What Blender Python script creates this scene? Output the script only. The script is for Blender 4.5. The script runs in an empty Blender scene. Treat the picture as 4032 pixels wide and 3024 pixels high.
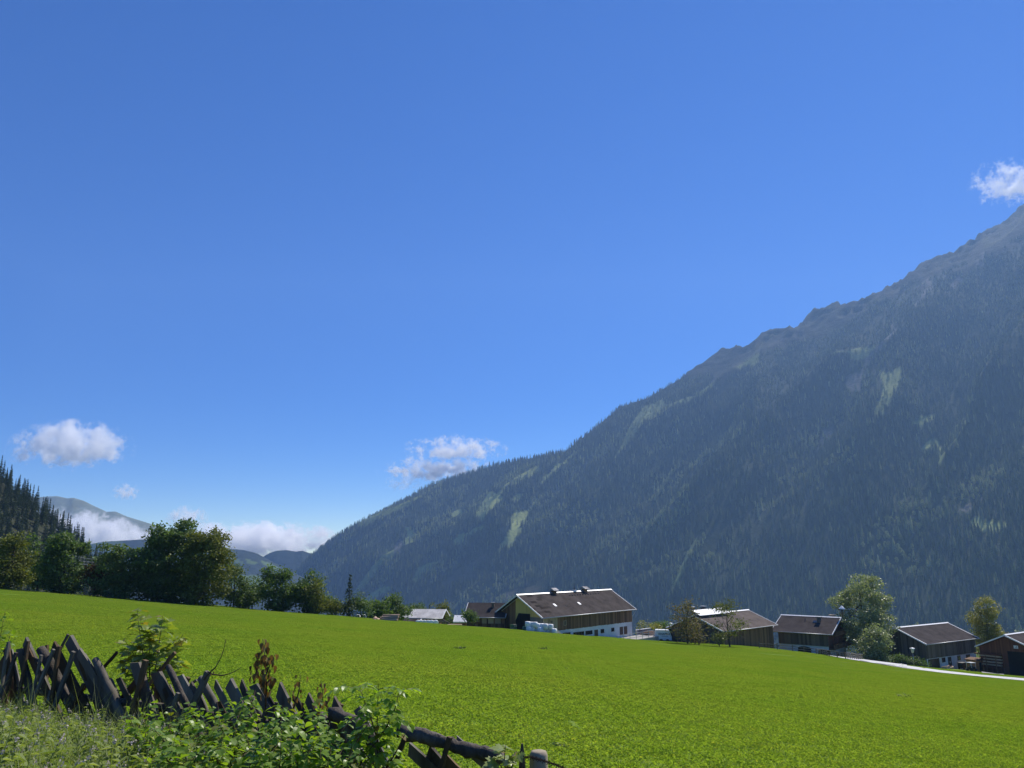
import bpy, bmesh, math, random
import numpy as np
from mathutils import Vector, Matrix

# ------------------------------------------------------------------ camera, world, sun, exposure
sc = bpy.context.scene
col = sc.collection
F = 3000.0                       # focal length in photograph pixels (4032 wide)
HOR = 2190.0                     # picture row of eye level
PITCH = math.atan((HOR - 1512) / F)
CP, SP = math.cos(PITCH), math.sin(PITCH)
SUN_AZ = 40.0                    # degrees to the right of the view direction
SUN_EL = 51.0

cam = bpy.data.cameras.new('camera')
cam.sensor_width = 36.0
cam.lens = 36.0 * F / 4032.0
cam.clip_start = 0.1
cam.clip_end = 40000
camo = bpy.data.objects.new('camera', cam)
camo.rotation_euler = (math.pi / 2 + PITCH, 0, 0)
col.objects.link(camo)
sc.camera = camo

world = bpy.data.worlds.new('World')
sc.world = world
world.use_nodes = True
wn, wl = world.node_tree.nodes, world.node_tree.links
wn.clear()
sky = wn.new('ShaderNodeTexSky')
sky.sky_type = 'NISHITA'
sky.sun_disc = False
sky.sun_elevation = math.radians(SUN_EL)
sky.sun_rotation = math.radians(SUN_AZ)
sky.altitude = 2200
sky.air_density = 1.0
sky.dust_density = 0.05
sky.ozone_density = 5.0
hsv = wn.new('ShaderNodeHueSaturation')
hsv.inputs['Hue'].default_value = 0.515
hsv.inputs['Saturation'].default_value = 1.3
bg = wn.new('ShaderNodeBackground')
bg.inputs['Strength'].default_value = 0.107
wo = wn.new('ShaderNodeOutputWorld')
wl.new(sky.outputs[0], hsv.inputs['Color'])
wl.new(hsv.outputs[0], bg.inputs['Color'])
wl.new(bg.outputs[0], wo.inputs['Surface'])

sun = bpy.data.lights.new('sun', 'SUN')
sun.energy = 5.0
sun.angle = math.radians(0.55)
sun.color = (1.0, 0.94, 0.85)
suno = bpy.data.objects.new('sun', sun)
az, el = math.radians(SUN_AZ), math.radians(SUN_EL)
SUN_DIR = Vector((math.sin(az) * math.cos(el), math.cos(az) * math.cos(el), math.sin(el)))
suno.rotation_euler = SUN_DIR.to_track_quat('Z', 'Y').to_euler()
suno.location = (60, 20, 90)
col.objects.link(suno)

sc.view_settings.view_transform = 'Standard'
sc.view_settings.look = 'None'
sc.view_settings.exposure = 0.3
sc.view_settings.gamma = 1.0
sc.view_settings.use_curve_mapping = False
sc.render.engine = 'CYCLES'
cy = sc.cycles
cy.max_bounces = 40
cy.diffuse_bounces = 2
cy.glossy_bounces = 2
cy.transmission_bounces = 3
cy.volume_bounces = 40
cy.transparent_max_bounces = 6
cy.caustics_reflective = False
cy.caustics_refractive = False
cy.use_denoising = True
cy.volume_step_rate = 1.0
cy.volume_max_steps = 256
cy.sample_clamp_indirect = 6.0

# ------------------------------------------------------------------ picture <-> place helpers
def ray(px, py):
    x = (px - 2016) / F
    y = -(py - 1512) / F
    d = np.array([x, CP - y * SP, SP + y * CP])
    return d / d[1]

def P(px, py, Y):
    return Vector(ray(px, py) * Y)

def smooth(a, b, x):
    t = np.clip((x - a) / (b - a), 0, 1)
    return t * t * (3 - 2 * t)

# value noise ----------------------------------------------------
_rng = np.random.RandomState(7)
_tab = _rng.rand(256, 256)
def vnoise(x, y):
    x = np.asarray(x, float); y = np.asarray(y, float)
    xi = np.floor(x).astype(int); yi = np.floor(y).astype(int)
    fx = x - xi; fy = y - yi
    fx = fx * fx * (3 - 2 * fx); fy = fy * fy * (3 - 2 * fy)
    a = _tab[xi & 255, yi & 255]; b = _tab[(xi + 1) & 255, yi & 255]
    c = _tab[xi & 255, (yi + 1) & 255]; d = _tab[(xi + 1) & 255, (yi + 1) & 255]
    return (a * (1 - fx) + b * fx) * (1 - fy) + (c * (1 - fx) + d * fx) * fy
def fbm(x, y, o=4):
    s = 0; a = 0.5; t = 0
    for i in range(o):
        s = s + a * vnoise(x * 2 ** i + 17.3 * i, y * 2 ** i + 5.1 * i); t += a; a *= 0.5
    return s / t

# ground height --------------------------------------------------
def Z(x, y):
    x = np.asarray(x, float); y = np.asarray(y, float)
    cx = np.where(x < 0, 0.077, 0.089)
    yy = np.maximum(y, -20)
    z = -13.42 - cx * x - 0.0806 * (yy - 150)
    z = z + 0.9 * np.exp(-((x - 51) / 16.) ** 2 - ((y - 160) / 40.) ** 2)
    z = z - 0.25 * np.exp(-(x / 3.0) ** 2 - ((y - 0.) / 2.5) ** 2)
    z = z + (fbm(x / 14.0, y / 14.0, 3) - 0.5) * 0.35 * smooth(12, 40, y)
    yd = 141 + 62 * smooth(-12, 22, x) + 40 * smooth(60, 140, x)
    e = np.maximum(y - yd, 0)
    z = z - np.minimum(0.0035 * e * e, 0.42 * e)
    hill = -21 + 0.8 * (-262 - x) + (fbm(x / 60., y / 60., 3) - 0.5) * 14 - 0.02 * np.abs(y - 420)
    hill = np.minimum(hill, 190) - 0.004 * np.maximum(y - 500, 0) ** 2 - 0.01 * np.maximum(300 - y, 0) ** 1.5
    z = np.maximum(z, np.where(y > 120, hill, -999))
    floor = -335 + (fbm(x / 500., y / 500., 3) - 0.5) * 20
    terr = -88 + 24 * np.exp(-((x - 640) / 190.) ** 2 - ((y - 700) / 160.) ** 2) \
        - 0.004 * np.maximum(np.hypot(x - 640, y - 690) - 165, 0) ** 2
    return np.maximum(np.maximum(z, floor), terr)

def gz(x, y):
    return float(Z(x, y))

def hit(px, py, y0=4.0, y1=420.0):
    d = ray(px, py)
    ys = np.linspace(y0, y1, 4000)
    zz = Z(d[0] * ys, ys)
    k = np.argmax(d[2] * ys <= zz)
    y = ys[k] if (d[2] * ys <= zz).any() else 150.0
    return Vector((d[0] * y, y, gz(d[0] * y, y)))

def on(px, Y):
    x = ray(px, 2300)[0] * Y
    return Vector((x, Y, gz(x, Y)))

# ------------------------------------------------------------------ object helpers
def tag(o, label=None, cat=None, group=None, kind=None):
    if label: o['label'] = label
    if cat: o['category'] = cat
    if group: o['group'] = group
    if kind: o['kind'] = kind
    return o

def link(o, parent=None):
    col.objects.link(o)
    if parent is not None:
        o.parent = parent
    return o

def new(name, me, parent=None, loc=None, rot=None, scale=None):
    o = bpy.data.objects.new(name, me)
    if loc is not None: o.location = loc
    if rot is not None: o.rotation_euler = rot
    if scale is not None: o.scale = scale
    return link(o, parent)

def empty(name, loc, rz=0.0):
    o = bpy.data.objects.new(name, None)
    o.location = loc
    o.rotation_euler = (0, 0, rz)
    o.empty_display_size = 0.3
    return link(o)

def copy_tree(o, parent=None):
    kids = [c for c in bpy.data.objects if c.parent == o]
    c = o.copy(); col.objects.link(c); c.parent = parent
    for k in kids:
        copy_tree(k, c)
    return c

def mesh_np(name, V, Fc, mat=None, smooth_=False):
    me = bpy.data.meshes.new(name)
    V = np.asarray(V, np.float32); Fc = np.asarray(Fc, np.int32)
    n, k = Fc.shape
    me.vertices.add(len(V)); me.vertices.foreach_set('co', V.ravel())
    me.loops.add(n * k); me.loops.foreach_set('vertex_index', Fc.ravel())
    me.polygons.add(n)
    me.polygons.foreach_set('loop_start', np.arange(0, n * k, k, dtype=np.int32))
    me.polygons.foreach_set('loop_total', np.full(n, k, np.int32))
    if smooth_:
        me.polygons.foreach_set('use_smooth', np.ones(n, bool))
    me.update(calc_edges=True)
    me.validate()
    if mat: me.materials.append(mat)
    return me

class MB:
    """collects boxes, prisms and tubes into one mesh"""
    def __init__(s): s.v = []; s.f = []
    def add(s, vs, fs):
        b = len(s.v)
        s.v += [tuple(v) for v in vs]
        s.f += [tuple(i + b for i in f) for f in fs]
        return s
    def box(s, a, b):
        x0, x1 = sorted((a[0], b[0])); y0, y1 = sorted((a[1], b[1])); z0, z1 = sorted((a[2], b[2]))
        return s.add([(x0, y0, z0), (x1, y0, z0), (x1, y1, z0), (x0, y1, z0), (x0, y0, z1), (x1, y0, z1), (x1, y1, z1), (x0, y1, z1)],
                     [(0, 3, 2, 1), (4, 5, 6, 7), (0, 1, 5, 4), (1, 2, 6, 5), (2, 3, 7, 6), (3, 0, 4, 7)])
    def prism(s, poly, vec):
        n = len(poly); q = [Vector(p) + Vector(vec) for p in poly]
        return s.add(list(poly) + q, [tuple(range(n - 1, -1, -1)), tuple(range(n, 2 * n))] + [(i, (i + 1) % n, n + (i + 1) % n, n + i) for i in range(n)])
    def tube(s, pts, rad, n=6, cap=True, jitter=0, rnd=None):
        pts = [Vector(p) for p in pts]; m = len(pts)
        rad = rad if isinstance(rad, (list, tuple)) else [rad] * m
        vs = []; fs = []
        up = Vector((0, 0, 1))
        for i, p in enumerate(pts):
            t = (pts[min(i + 1, m - 1)] - pts[max(i - 1, 0)]).normalized()
            a = t.cross(up)
            if a.length < 0.05: a = t.cross(Vector((1, 0, 0)))
            a.normalize(); b = t.cross(a)
            for k in range(n):
                w = 2 * math.pi * k / n
                r = rad[i] * (1 + (rnd.uniform(-jitter, jitter) if rnd else 0))
                vs.append(p + (a * math.cos(w) + b * math.sin(w)) * r)
        for i in range(m - 1):
            for k in range(n):
                fs.append((i * n + k, i * n + (k + 1) % n, (i + 1) * n + (k + 1) % n, (i + 1) * n + k))
        if cap:
            fs.append(tuple(range(n - 1, -1, -1))); fs.append(tuple((m - 1) * n + k for k in range(n)))
        return s.add(vs, fs)
    def mesh(s, name, mat, smooth_=False, bevel=0):
        me = bpy.data.meshes.new(name)
        bm = bmesh.new()
        vv = [bm.verts.new(v) for v in s.v]
        for f in s.f:
            try: bm.faces.new([vv[i] for i in f])
            except ValueError: pass
        bmesh.ops.recalc_face_normals(bm, faces=bm.faces)
        if bevel:
            bmesh.ops.bevel(bm, geom=list(bm.edges), offset=bevel, segments=1, affect='EDGES')
        for f in bm.faces: f.smooth = smooth_
        bm.to_mesh(me); bm.free()
        if mat: me.materials.append(mat)
        return me
    def build(s, name, mat, parent=None, **k):
        return new(name, s.mesh(name, mat, **k), parent)

# ------------------------------------------------------------------ materials
M = {}
def nodes(name):
    m = bpy.data.materials.new(name); m.use_nodes = True
    n, l = m.node_tree.nodes, m.node_tree.links
    n.clear()
    out = n.new('ShaderNodeOutputMaterial')
    M[name] = m
    return m, n, l, out

def c4(c): return (c[0], c[1], c[2], 1)

def mixrgb(n, l, fac, a, b, blend='MIX'):
    x = n.new('ShaderNodeMix'); x.data_type = 'RGBA'; x.blend_type = blend
    for sock, v in ((x.inputs[0], fac), (x.inputs[6], a), (x.inputs[7], b)):
        if isinstance(v, (int, float)): sock.default_value = v
        elif isinstance(v, tuple): sock.default_value = c4(v)
        else: l.new(v, sock)
    return x.outputs[2]

def noise(n, l, vec, scale, detail=4, rough=0.6):
    t = n.new('ShaderNodeTexNoise'); t.inputs['Scale'].default_value = scale
    t.inputs['Detail'].default_value = detail; t.inputs['Roughness'].default_value = rough
    if vec is not None: l.new(vec, t.inputs['Vector'])
    return t.outputs['Fac']

def ramp(n, l, fac, lo, hi):
    r = n.new('ShaderNodeMapRange'); r.inputs[1].default_value = lo; r.inputs[2].default_value = hi
    l.new(fac, r.inputs[0]); return r.outputs[0]

def coord(n, l, kind='Object', scale=(1, 1, 1)):
    t = n.new('ShaderNodeTexCoord'); mp = n.new('ShaderNodeMapping'); mp.inputs['Scale'].default_value = scale
    l.new(t.outputs[kind], mp.inputs['Vector']); return mp.outputs[0]

def pmat(name, c1, c2, scale=4.0, rough=0.8, bump=0.3, stretch=(1, 1, 1), objvar=0.0, spec=0.3, c3=None, bdist=0.02, metal=0.0):
    m, n, l, out = nodes(name)
    b = n.new('ShaderNodeBsdfPrincipled')
    v = coord(n, l, 'Object', stretch)
    f1 = noise(n, l, v, scale, 6, 0.65)
    colr = mixrgb(n, l, ramp(n, l, f1, 0.3, 0.7), c1, c2)
    if c3:
        f2 = noise(n, l, v, scale * 0.23, 3, 0.5)
        colr = mixrgb(n, l, ramp(n, l, f2, 0.5, 0.75), colr, c3)
    if objvar:
        oi = n.new('ShaderNodeObjectInfo')
        k = ramp(n, l, oi.outputs['Random'], 0, 1)
        k.node.inputs[3].default_value = 1 - objvar; k.node.inputs[4].default_value = 1 + objvar
        cmb = n.new('ShaderNodeCombineColor')
        for i in range(3): l.new(k, cmb.inputs[i])
        colr = mixrgb(n, l, 1.0, colr, cmb.outputs[0], 'MULTIPLY')
    l.new(colr, b.inputs['Base Color'])
    b.inputs['Roughness'].default_value = rough
    b.inputs['Specular IOR Level'].default_value = spec
    b.inputs['Metallic'].default_value = metal
    if bump:
        bn = n.new('ShaderNodeBump'); bn.inputs['Strength'].default_value = bump; bn.inputs['Distance'].default_value = bdist
        l.new(f1, bn.inputs['Height']); l.new(bn.outputs[0], b.inputs['Normal'])
    l.new(b.outputs[0], out.inputs['Surface'])
    return m

def leafmat(name, c1, c2, trans, tmix=0.4, rough=0.45, spec=0.4, c3=None, p3=0.1, var='island'):
    m, n, l, out = nodes(name)
    b = n.new('ShaderNodeBsdfPrincipled')
    if var == 'island':
        r = n.new('ShaderNodeNewGeometry').outputs['Random Per Island']
    else:
        r = n.new('ShaderNodeObjectInfo').outputs['Random']
    colr = mixrgb(n, l, r, c1, c2)
    if c3:
        wn_ = n.new('ShaderNodeTexWhiteNoise'); wn_.noise_dimensions = '1D'; l.new(r, wn_.inputs['W'])
        th = n.new('ShaderNodeMath'); th.operation = 'LESS_THAN'; th.inputs[1].default_value = p3
        l.new(wn_.outputs['Value'], th.inputs[0])
        colr = mixrgb(n, l, th.outputs[0], colr, c3)
    l.new(colr, b.inputs['Base Color'])
    b.inputs['Roughness'].default_value = rough
    b.inputs['Specular IOR Level'].default_value = spec
    t = n.new('ShaderNodeBsdfTranslucent')
    l.new(mixrgb(n, l, 1.0, colr, trans, 'MULTIPLY'), t.inputs['Color'])
    mx = n.new('ShaderNodeMixShader'); mx.inputs[0].default_value = tmix
    l.new(b.outputs[0], mx.inputs[1]); l.new(t.outputs[0], mx.inputs[2])
    l.new(mx.outputs[0], out.inputs['Surface'])
    return m

pmat('weathered_wood', (0.055, 0.048, 0.036), (0.26, 0.24, 0.195), 5, 0.85, 0.6, (1.0, 1.0, 0.12), 0.3, c3=(0.09, 0.06, 0.04), bdist=0.01)
pmat('brown_wood', (0.07, 0.042, 0.02), (0.17, 0.112, 0.058), 5, 0.85, 0.5, (1, 1, 0.12), 0.3, bdist=0.01)
pmat('bark_log', (0.035, 0.028, 0.022), (0.17, 0.145, 0.12), 7, 0.95, 1.0, (1, 1, 0.4), 0.2, c3=(0.035, 0.03, 0.02), bdist=0.05)
pmat('barn_board', (0.13, 0.07, 0.036), (0.28, 0.16, 0.085), 3, 0.85, 0.4, (2, 2, 0.15), 0.45)
pmat('barn_board_grey', (0.09, 0.068, 0.05), (0.2, 0.155, 0.115), 3, 0.85, 0.4, (2, 2, 0.15), 0.4)
pmat('barn_board_red', (0.13, 0.05, 0.026), (0.22, 0.09, 0.045), 3, 0.8, 0.4, (2, 2, 0.2), 0.25)
pmat('light_board', (0.36, 0.27, 0.17), (0.52, 0.41, 0.28), 3, 0.8, 0.3, (2, 2, 0.2), 0.15)
pmat('yellow_board', (0.66, 0.48, 0.13), (0.74, 0.56, 0.19), 2, 0.8, 0.3, (2, 2, 0.2), 0.08)
pmat('dull_grey_board', (0.2, 0.19, 0.15), (0.27, 0.25, 0.2), 2, 0.8, 0.3, (2, 2, 0.2), 0.1)  # plain grey boards: lower field of the barn gable, some crates
pmat('orange_wood', (0.36, 0.16, 0.05), (0.5, 0.25, 0.09), 3, 0.7, 0.3, (2, 2, 0.2), 0.15)
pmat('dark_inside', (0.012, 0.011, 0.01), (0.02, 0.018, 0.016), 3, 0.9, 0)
pmat('white_render', (0.68, 0.69, 0.7), (0.8, 0.8, 0.79), 1.2, 0.9, 0.25, c3=(0.58, 0.57, 0.54))
pmat('white_metal', (0.78, 0.78, 0.78), (0.86, 0.86, 0.85), 3, 0.45, 0.0, spec=0.5)
pmat('grey_metal', (0.34, 0.35, 0.36), (0.45, 0.46, 0.47), 3, 0.45, 0.1, spec=0.5, metal=0.5)
pmat('concrete', (0.3, 0.29, 0.27), (0.44, 0.42, 0.39), 2, 0.9, 0.4, c3=(0.24, 0.22, 0.2))
pmat('asphalt_pale', (0.5, 0.49, 0.47), (0.66, 0.65, 0.62), 3, 0.9, 0.3, c3=(0.42, 0.41, 0.39))
pmat('manure', (0.06, 0.035, 0.02), (0.13, 0.08, 0.05), 3, 0.95, 1.0, bdist=0.15)
pmat('bale_wrap', (0.74, 0.76, 0.74), (0.86, 0.87, 0.85), 2.5, 0.35, 0.35, objvar=0.08, spec=0.5, bdist=0.05)
pmat('bale_wrap_green', (0.03, 0.09, 0.05), (0.05, 0.14, 0.08), 2.5, 0.35, 0.35, spec=0.5)
pmat('dark_metal', (0.03, 0.03, 0.032), (0.06, 0.06, 0.062), 4, 0.5, 0.1, spec=0.5)
pmat('chimney_plaster', (0.1, 0.09, 0.08), (0.17, 0.15, 0.13), 4, 0.9, 0.4)
pmat('trunk_bark', (0.045, 0.036, 0.028), (0.11, 0.095, 0.08), 4, 0.95, 0.8, (1, 1, 0.25), 0.1, bdist=0.06)
pmat('twig', (0.06, 0.035, 0.022), (0.12, 0.08, 0.05), 12, 0.8, 0.2, objvar=0.2)
pmat('green_stem', (0.08, 0.11, 0.03), (0.14, 0.13, 0.05), 12, 0.6, 0.1)
pmat('rust_wire', (0.05, 0.03, 0.02), (0.1, 0.055, 0.03), 30, 0.7, 0.1, metal=0.4)
pmat('timber_fresh', (0.6, 0.45, 0.27), (0.72, 0.57, 0.38), 4, 0.8, 0.2, (0.2, 2, 2), 0.2)
pmat('log_end', (0.4, 0.27, 0.18), (0.56, 0.42, 0.31), 8, 0.9, 0.2, objvar=0.25)
pmat('post_wood', (0.26, 0.21, 0.14), (0.44, 0.37, 0.27), 6, 0.9, 0.5, (1, 1, 0.15), bdist=0.01)
pmat('soil', (0.035, 0.028, 0.018), (0.06, 0.05, 0.03), 4, 0.95, 0.5)
pmat('frame_brown', (0.1, 0.06, 0.04), (0.14, 0.09, 0.06), 8, 0.7, 0.1)
pmat('lamp_shade', (0.55, 0.55, 0.5), (0.62, 0.62, 0.58), 8, 0.3, 0)
pmat('machine_black', (0.015, 0.015, 0.016), (0.04, 0.04, 0.04), 8, 0.5, 0.1)
pmat('ink', (0.03, 0.035, 0.05), (0.05, 0.055, 0.07), 4, 0.6, 0)

def glass_mat():
    m, n, l, out = nodes('window_glass')
    b = n.new('ShaderNodeBsdfPrincipled'); b.inputs['Base Color'].default_value = (0.012, 0.014, 0.017, 1)
    b.inputs['Roughness'].default_value = 0.12; b.inputs['Specular IOR Level'].default_value = 0.6
    l.new(b.outputs[0], out.inputs['Surface'])
glass_mat()

def roof_mat(name, c1, c2, row=0.33, colw=0.4, patch=0.0, rough=0.75):
    """rows of tiles: brick pattern in roof-local coordinates"""
    m, n, l, out = nodes(name)
    b = n.new('ShaderNodeBsdfPrincipled')
    tc = n.new('ShaderNodeUVMap')
    br = n.new('ShaderNodeTexBrick')
    br.inputs['Scale'].default_value = 1.0
    br.inputs['Brick Width'].default_value = colw; br.inputs['Row Height'].default_value = row
    br.inputs['Mortar Size'].default_value = 0.025; br.inputs['Mortar Smooth'].default_value = 0.4
    br.inputs['Color1'].default_value = c4(c1); br.inputs['Color2'].default_value = c4(c2)
    br.inputs['Mortar'].default_value = c4(tuple(0.55 * v for v in c1)); br.offset = 0.5
    l.new(tc.outputs[0], br.inputs['Vector'])
    v = coord(n, l, 'Object')
    f = noise(n, l, v, 0.5, 5, 0.6)
    colr = mixrgb(n, l, ramp(n, l, f, 0.35, 0.75), br.outputs['Color'], tuple(min(1, 1.45 * x) for x in c2))
    if patch:
        br2 = n.new('ShaderNodeTexBrick'); br2.inputs['Scale'].default_value = 1.0
        br2.inputs['Brick Width'].default_value = 1.7; br2.inputs['Row Height'].default_value = 0.66
        br2.inputs['Mortar Size'].default_value = 0.0
        br2.inputs['Color1'].default_value = (0, 0, 0, 1); br2.inputs['Color2'].default_value = (1, 1, 1, 1)
        l.new(tc.outputs[0], br2.inputs['Vector'])
        sep = n.new('ShaderNodeSeparateXYZ'); l.new(tc.outputs[0], sep.inputs[0])
        g = ramp(n, l, sep.outputs[0], patch, patch * 0.25)
        mul = n.new('ShaderNodeMath'); mul.operation = 'MULTIPLY'
        l.new(g, mul.inputs[0]); l.new(ramp(n, l, br2.outputs['Color'], 0.6, 0.68), mul.inputs[1])
        colr = mixrgb(n, l, mul.outputs[0], colr, tuple(0.5 * x for x in c1))
    l.new(colr, b.inputs['Base Color'])
    b.inputs['Roughness'].default_value = 0.95; b.inputs['Specular IOR Level'].default_value = 0.04
    bn = n.new('ShaderNodeBump'); bn.inputs['Strength'].default_value = 0.5; bn.inputs['Distance'].default_value = 0.03
    l.new(br.outputs['Fac'], bn.inputs['Height']); bn.invert = True
    l.new(bn.outputs[0], b.inputs['Normal'])
    l.new(b.outputs[0], out.inputs['Surface'])
    return m
roof_mat('roof_brown', (0.053, 0.045, 0.041), (0.07, 0.06, 0.055), patch=9.0)
roof_mat('roof_tile', (0.045, 0.039, 0.038), (0.06, 0.052, 0.05))
roof_mat('roof_grey', (0.095, 0.08, 0.07), (0.12, 0.1, 0.088))
roof_mat('roof_pale', (0.4, 0.385, 0.37), (0.46, 0.445, 0.43), row=1.2, colw=1.1)

leafmat('leaf_dark', (0.07, 0.12, 0.04), (0.155, 0.22, 0.07), (1.1, 1.2, 0.45), 0.4, 0.55, 0.25)
leafmat('leaf_mid', (0.08, 0.13, 0.045), (0.16, 0.215, 0.08), (1.2, 1.3, 0.4), 0.35, 0.55, 0.25)
leafmat('leaf_olive', (0.095, 0.125, 0.028), (0.18, 0.205, 0.055), (1.3, 1.2, 0.4), 0.35, 0.6, 0.2)
leafmat('leaf_grey', (0.18, 0.22, 0.11), (0.36, 0.4, 0.23), (1.2, 1.25, 0.5), 0.35, 0.45, 0.4)
leafmat('leaf_rust', (0.085, 0.05, 0.02), (0.14, 0.085, 0.035), (1.3, 1.0, 0.4), 0.3, 0.6, 0.2)
leafmat('leaf_rowan', (0.17, 0.14, 0.062), (0.19, 0.19, 0.08), (1.1, 1.1, 0.5), 0.35, 0.6, 0.2, c3=(0.21, 0.14, 0.065), p3=0.2)
leafmat('leaf_gold', (0.2, 0.205, 0.055), (0.36, 0.34, 0.11), (1.2, 1.2, 0.4), 0.35, 0.5, 0.3)
leafmat('needle_dark', (0.03, 0.052, 0.022), (0.075, 0.105, 0.042), (1, 1.1, 0.6), 0.15, 0.6, 0.2)
leafmat('shrub_leaf', (0.13, 0.24, 0.03), (0.3, 0.42, 0.075), (1.2, 1.25, 0.25), 0.52, 0.36, 0.3, c3=(0.18, 0.2, 0.03), p3=0.05)
leafmat('maple_leaf', (0.22, 0.3, 0.06), (0.42, 0.47, 0.14), (1.1, 1.1, 0.25), 0.45, 0.33, 0.6, c3=(0.3, 0.24, 0.03), p3=0.12, var='object')
leafmat('ash_leaf', (0.18, 0.31, 0.03), (0.34, 0.47, 0.08), (1.2, 1.25, 0.25), 0.52, 0.34, 0.3, c3=(0.24, 0.16, 0.04), p3=0.03, var='object')
leafmat('dead_leaf', (0.1, 0.066, 0.024), (0.3, 0.23, 0.085), (1.4, 1.0, 0.4), 0.3, 0.6, 0.3, var='object')
leafmat('herb_leaf', (0.14, 0.21, 0.05), (0.38, 0.44, 0.17), (1.05, 1.1, 0.35), 0.45, 0.5, 0.25)
leafmat('herb_flower', (0.5, 0.42, 0.4), (0.64, 0.57, 0.52), (1, 1, 1), 0.3, 0.7, 0.1)
leafmat('yellow_flower', (0.7, 0.55, 0.02), (0.8, 0.65, 0.05), (1, 1, 0.5), 0.3, 0.7, 0.1)
leafmat('weed_grass', (0.17, 0.25, 0.05), (0.36, 0.4, 0.15), (1.1, 1.2, 0.4), 0.45, 0.5, 0.3)
leafmat('grass_blade', (0.215, 0.35, 0.058), (0.335, 0.475, 0.125), (1.15, 1.2, 0.3), 0.5, 0.5, 0.15, c3=(0.4, 0.46, 0.12), p3=0.06)

def meadow_tint():
    # broad drifts of yellower and darker grass, fixed in the place
    nt = M['grass_blade'].node_tree; n, l = nt.nodes, nt.links
    pos = n.new('ShaderNodeNewGeometry').outputs['Position']
    f = noise(n, l, pos, 0.09, 5, 0.62); f2 = noise(n, l, pos, 0.9, 4, 0.6)
    for nd in list(n):
        if nd.type == 'BSDF_PRINCIPLED': tgt = nd.inputs['Base Color']
        if nd.type == 'BSDF_TRANSLUCENT': tr = nd.inputs['Color']
    for sock in (tgt, tr):
        src = sock.links[0].from_socket
        c = mixrgb(n, l, ramp(n, l, f, 0.35, 0.7), src, mixrgb(n, l, 1.0, src, (1.3, 1.08, 1.25), 'MULTIPLY'))
        c = mixrgb(n, l, ramp(n, l, f2, 0.45, 0.75), c, mixrgb(n, l, 1.0, c, (0.76, 0.82, 0.7), 'MULTIPLY'))
        l.new(c, sock)
meadow_tint()

def forest_mat(name, lo, hi, alt, tmix=0.18):
    """colour of one forest tree: instance attribute 'tint' (0 spruce .. 1 pale broadleaf or larch)"""
    m, n, l, out = nodes(name)
    b = n.new('ShaderNodeBsdfPrincipled')
    at = n.new('ShaderNodeAttribute'); at.attribute_type = 'INSTANCER'; at.attribute_name = 'tint'
    oi = n.new('ShaderNodeObjectInfo')
    base = mixrgb(n, l, oi.outputs['Random'], lo, hi)
    colr = mixrgb(n, l, at.outputs['Fac'], base, alt)
    l.new(colr, b.inputs['Base Color'])
    b.inputs['Roughness'].default_value = 0.8; b.inputs['Specular IOR Level'].default_value = 0.1
    t = n.new('ShaderNodeBsdfTranslucent'); l.new(colr, t.inputs['Color'])
    mx = n.new('ShaderNodeMixShader'); mx.inputs[0].default_value = tmix
    l.new(b.outputs[0], mx.inputs[1]); l.new(t.outputs[0], mx.inputs[2])
    l.new(mx.outputs[0], out.inputs['Surface'])
forest_mat('forest_tree', (0.022, 0.036, 0.014), (0.085, 0.112, 0.045), (0.3, 0.33, 0.13))

def ground_mat():
    m, n, l, out = nodes('meadow_ground')
    b = n.new('ShaderNodeBsdfPrincipled')
    v = coord(n, l, 'Object')
    f1 = noise(n, l, v, 6.0, 6, 0.7); f2 = noise(n, l, v, 0.12, 4, 0.6); f3 = noise(n, l, v, 1.1, 4, 0.6)
    c = mixrgb(n, l, ramp(n, l, f1, 0.25, 0.75), (0.1, 0.18, 0.018), (0.17, 0.265, 0.035))
    c = mixrgb(n, l, ramp(n, l, f3, 0.45, 0.8), c, (0.18, 0.26, 0.016))
    c = mixrgb(n, l, ramp(n, l, f2, 0.4, 0.75), c, (0.18, 0.24, 0.012))
    at = n.new('ShaderNodeAttribute'); at.attribute_name = 'bank'
    c = mixrgb(n, l, at.outputs['Fac'], c, (0.04, 0.036, 0.02))
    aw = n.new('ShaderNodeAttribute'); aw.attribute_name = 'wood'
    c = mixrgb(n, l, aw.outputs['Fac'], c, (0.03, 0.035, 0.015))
    l.new(c, b.inputs['Base Color']); b.inputs['Roughness'].default_value = 0.85
    b.inputs['Specular IOR Level'].default_value = 0.15
    bn = n.new('ShaderNodeBump'); bn.inputs['Strength'].default_value = 0.7; bn.inputs['Distance'].default_value = 0.12
    l.new(f1, bn.inputs['Height']); l.new(bn.outputs[0], b.inputs['Normal'])
    l.new(b.outputs[0], out.inputs['Surface'])
ground_mat()

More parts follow.
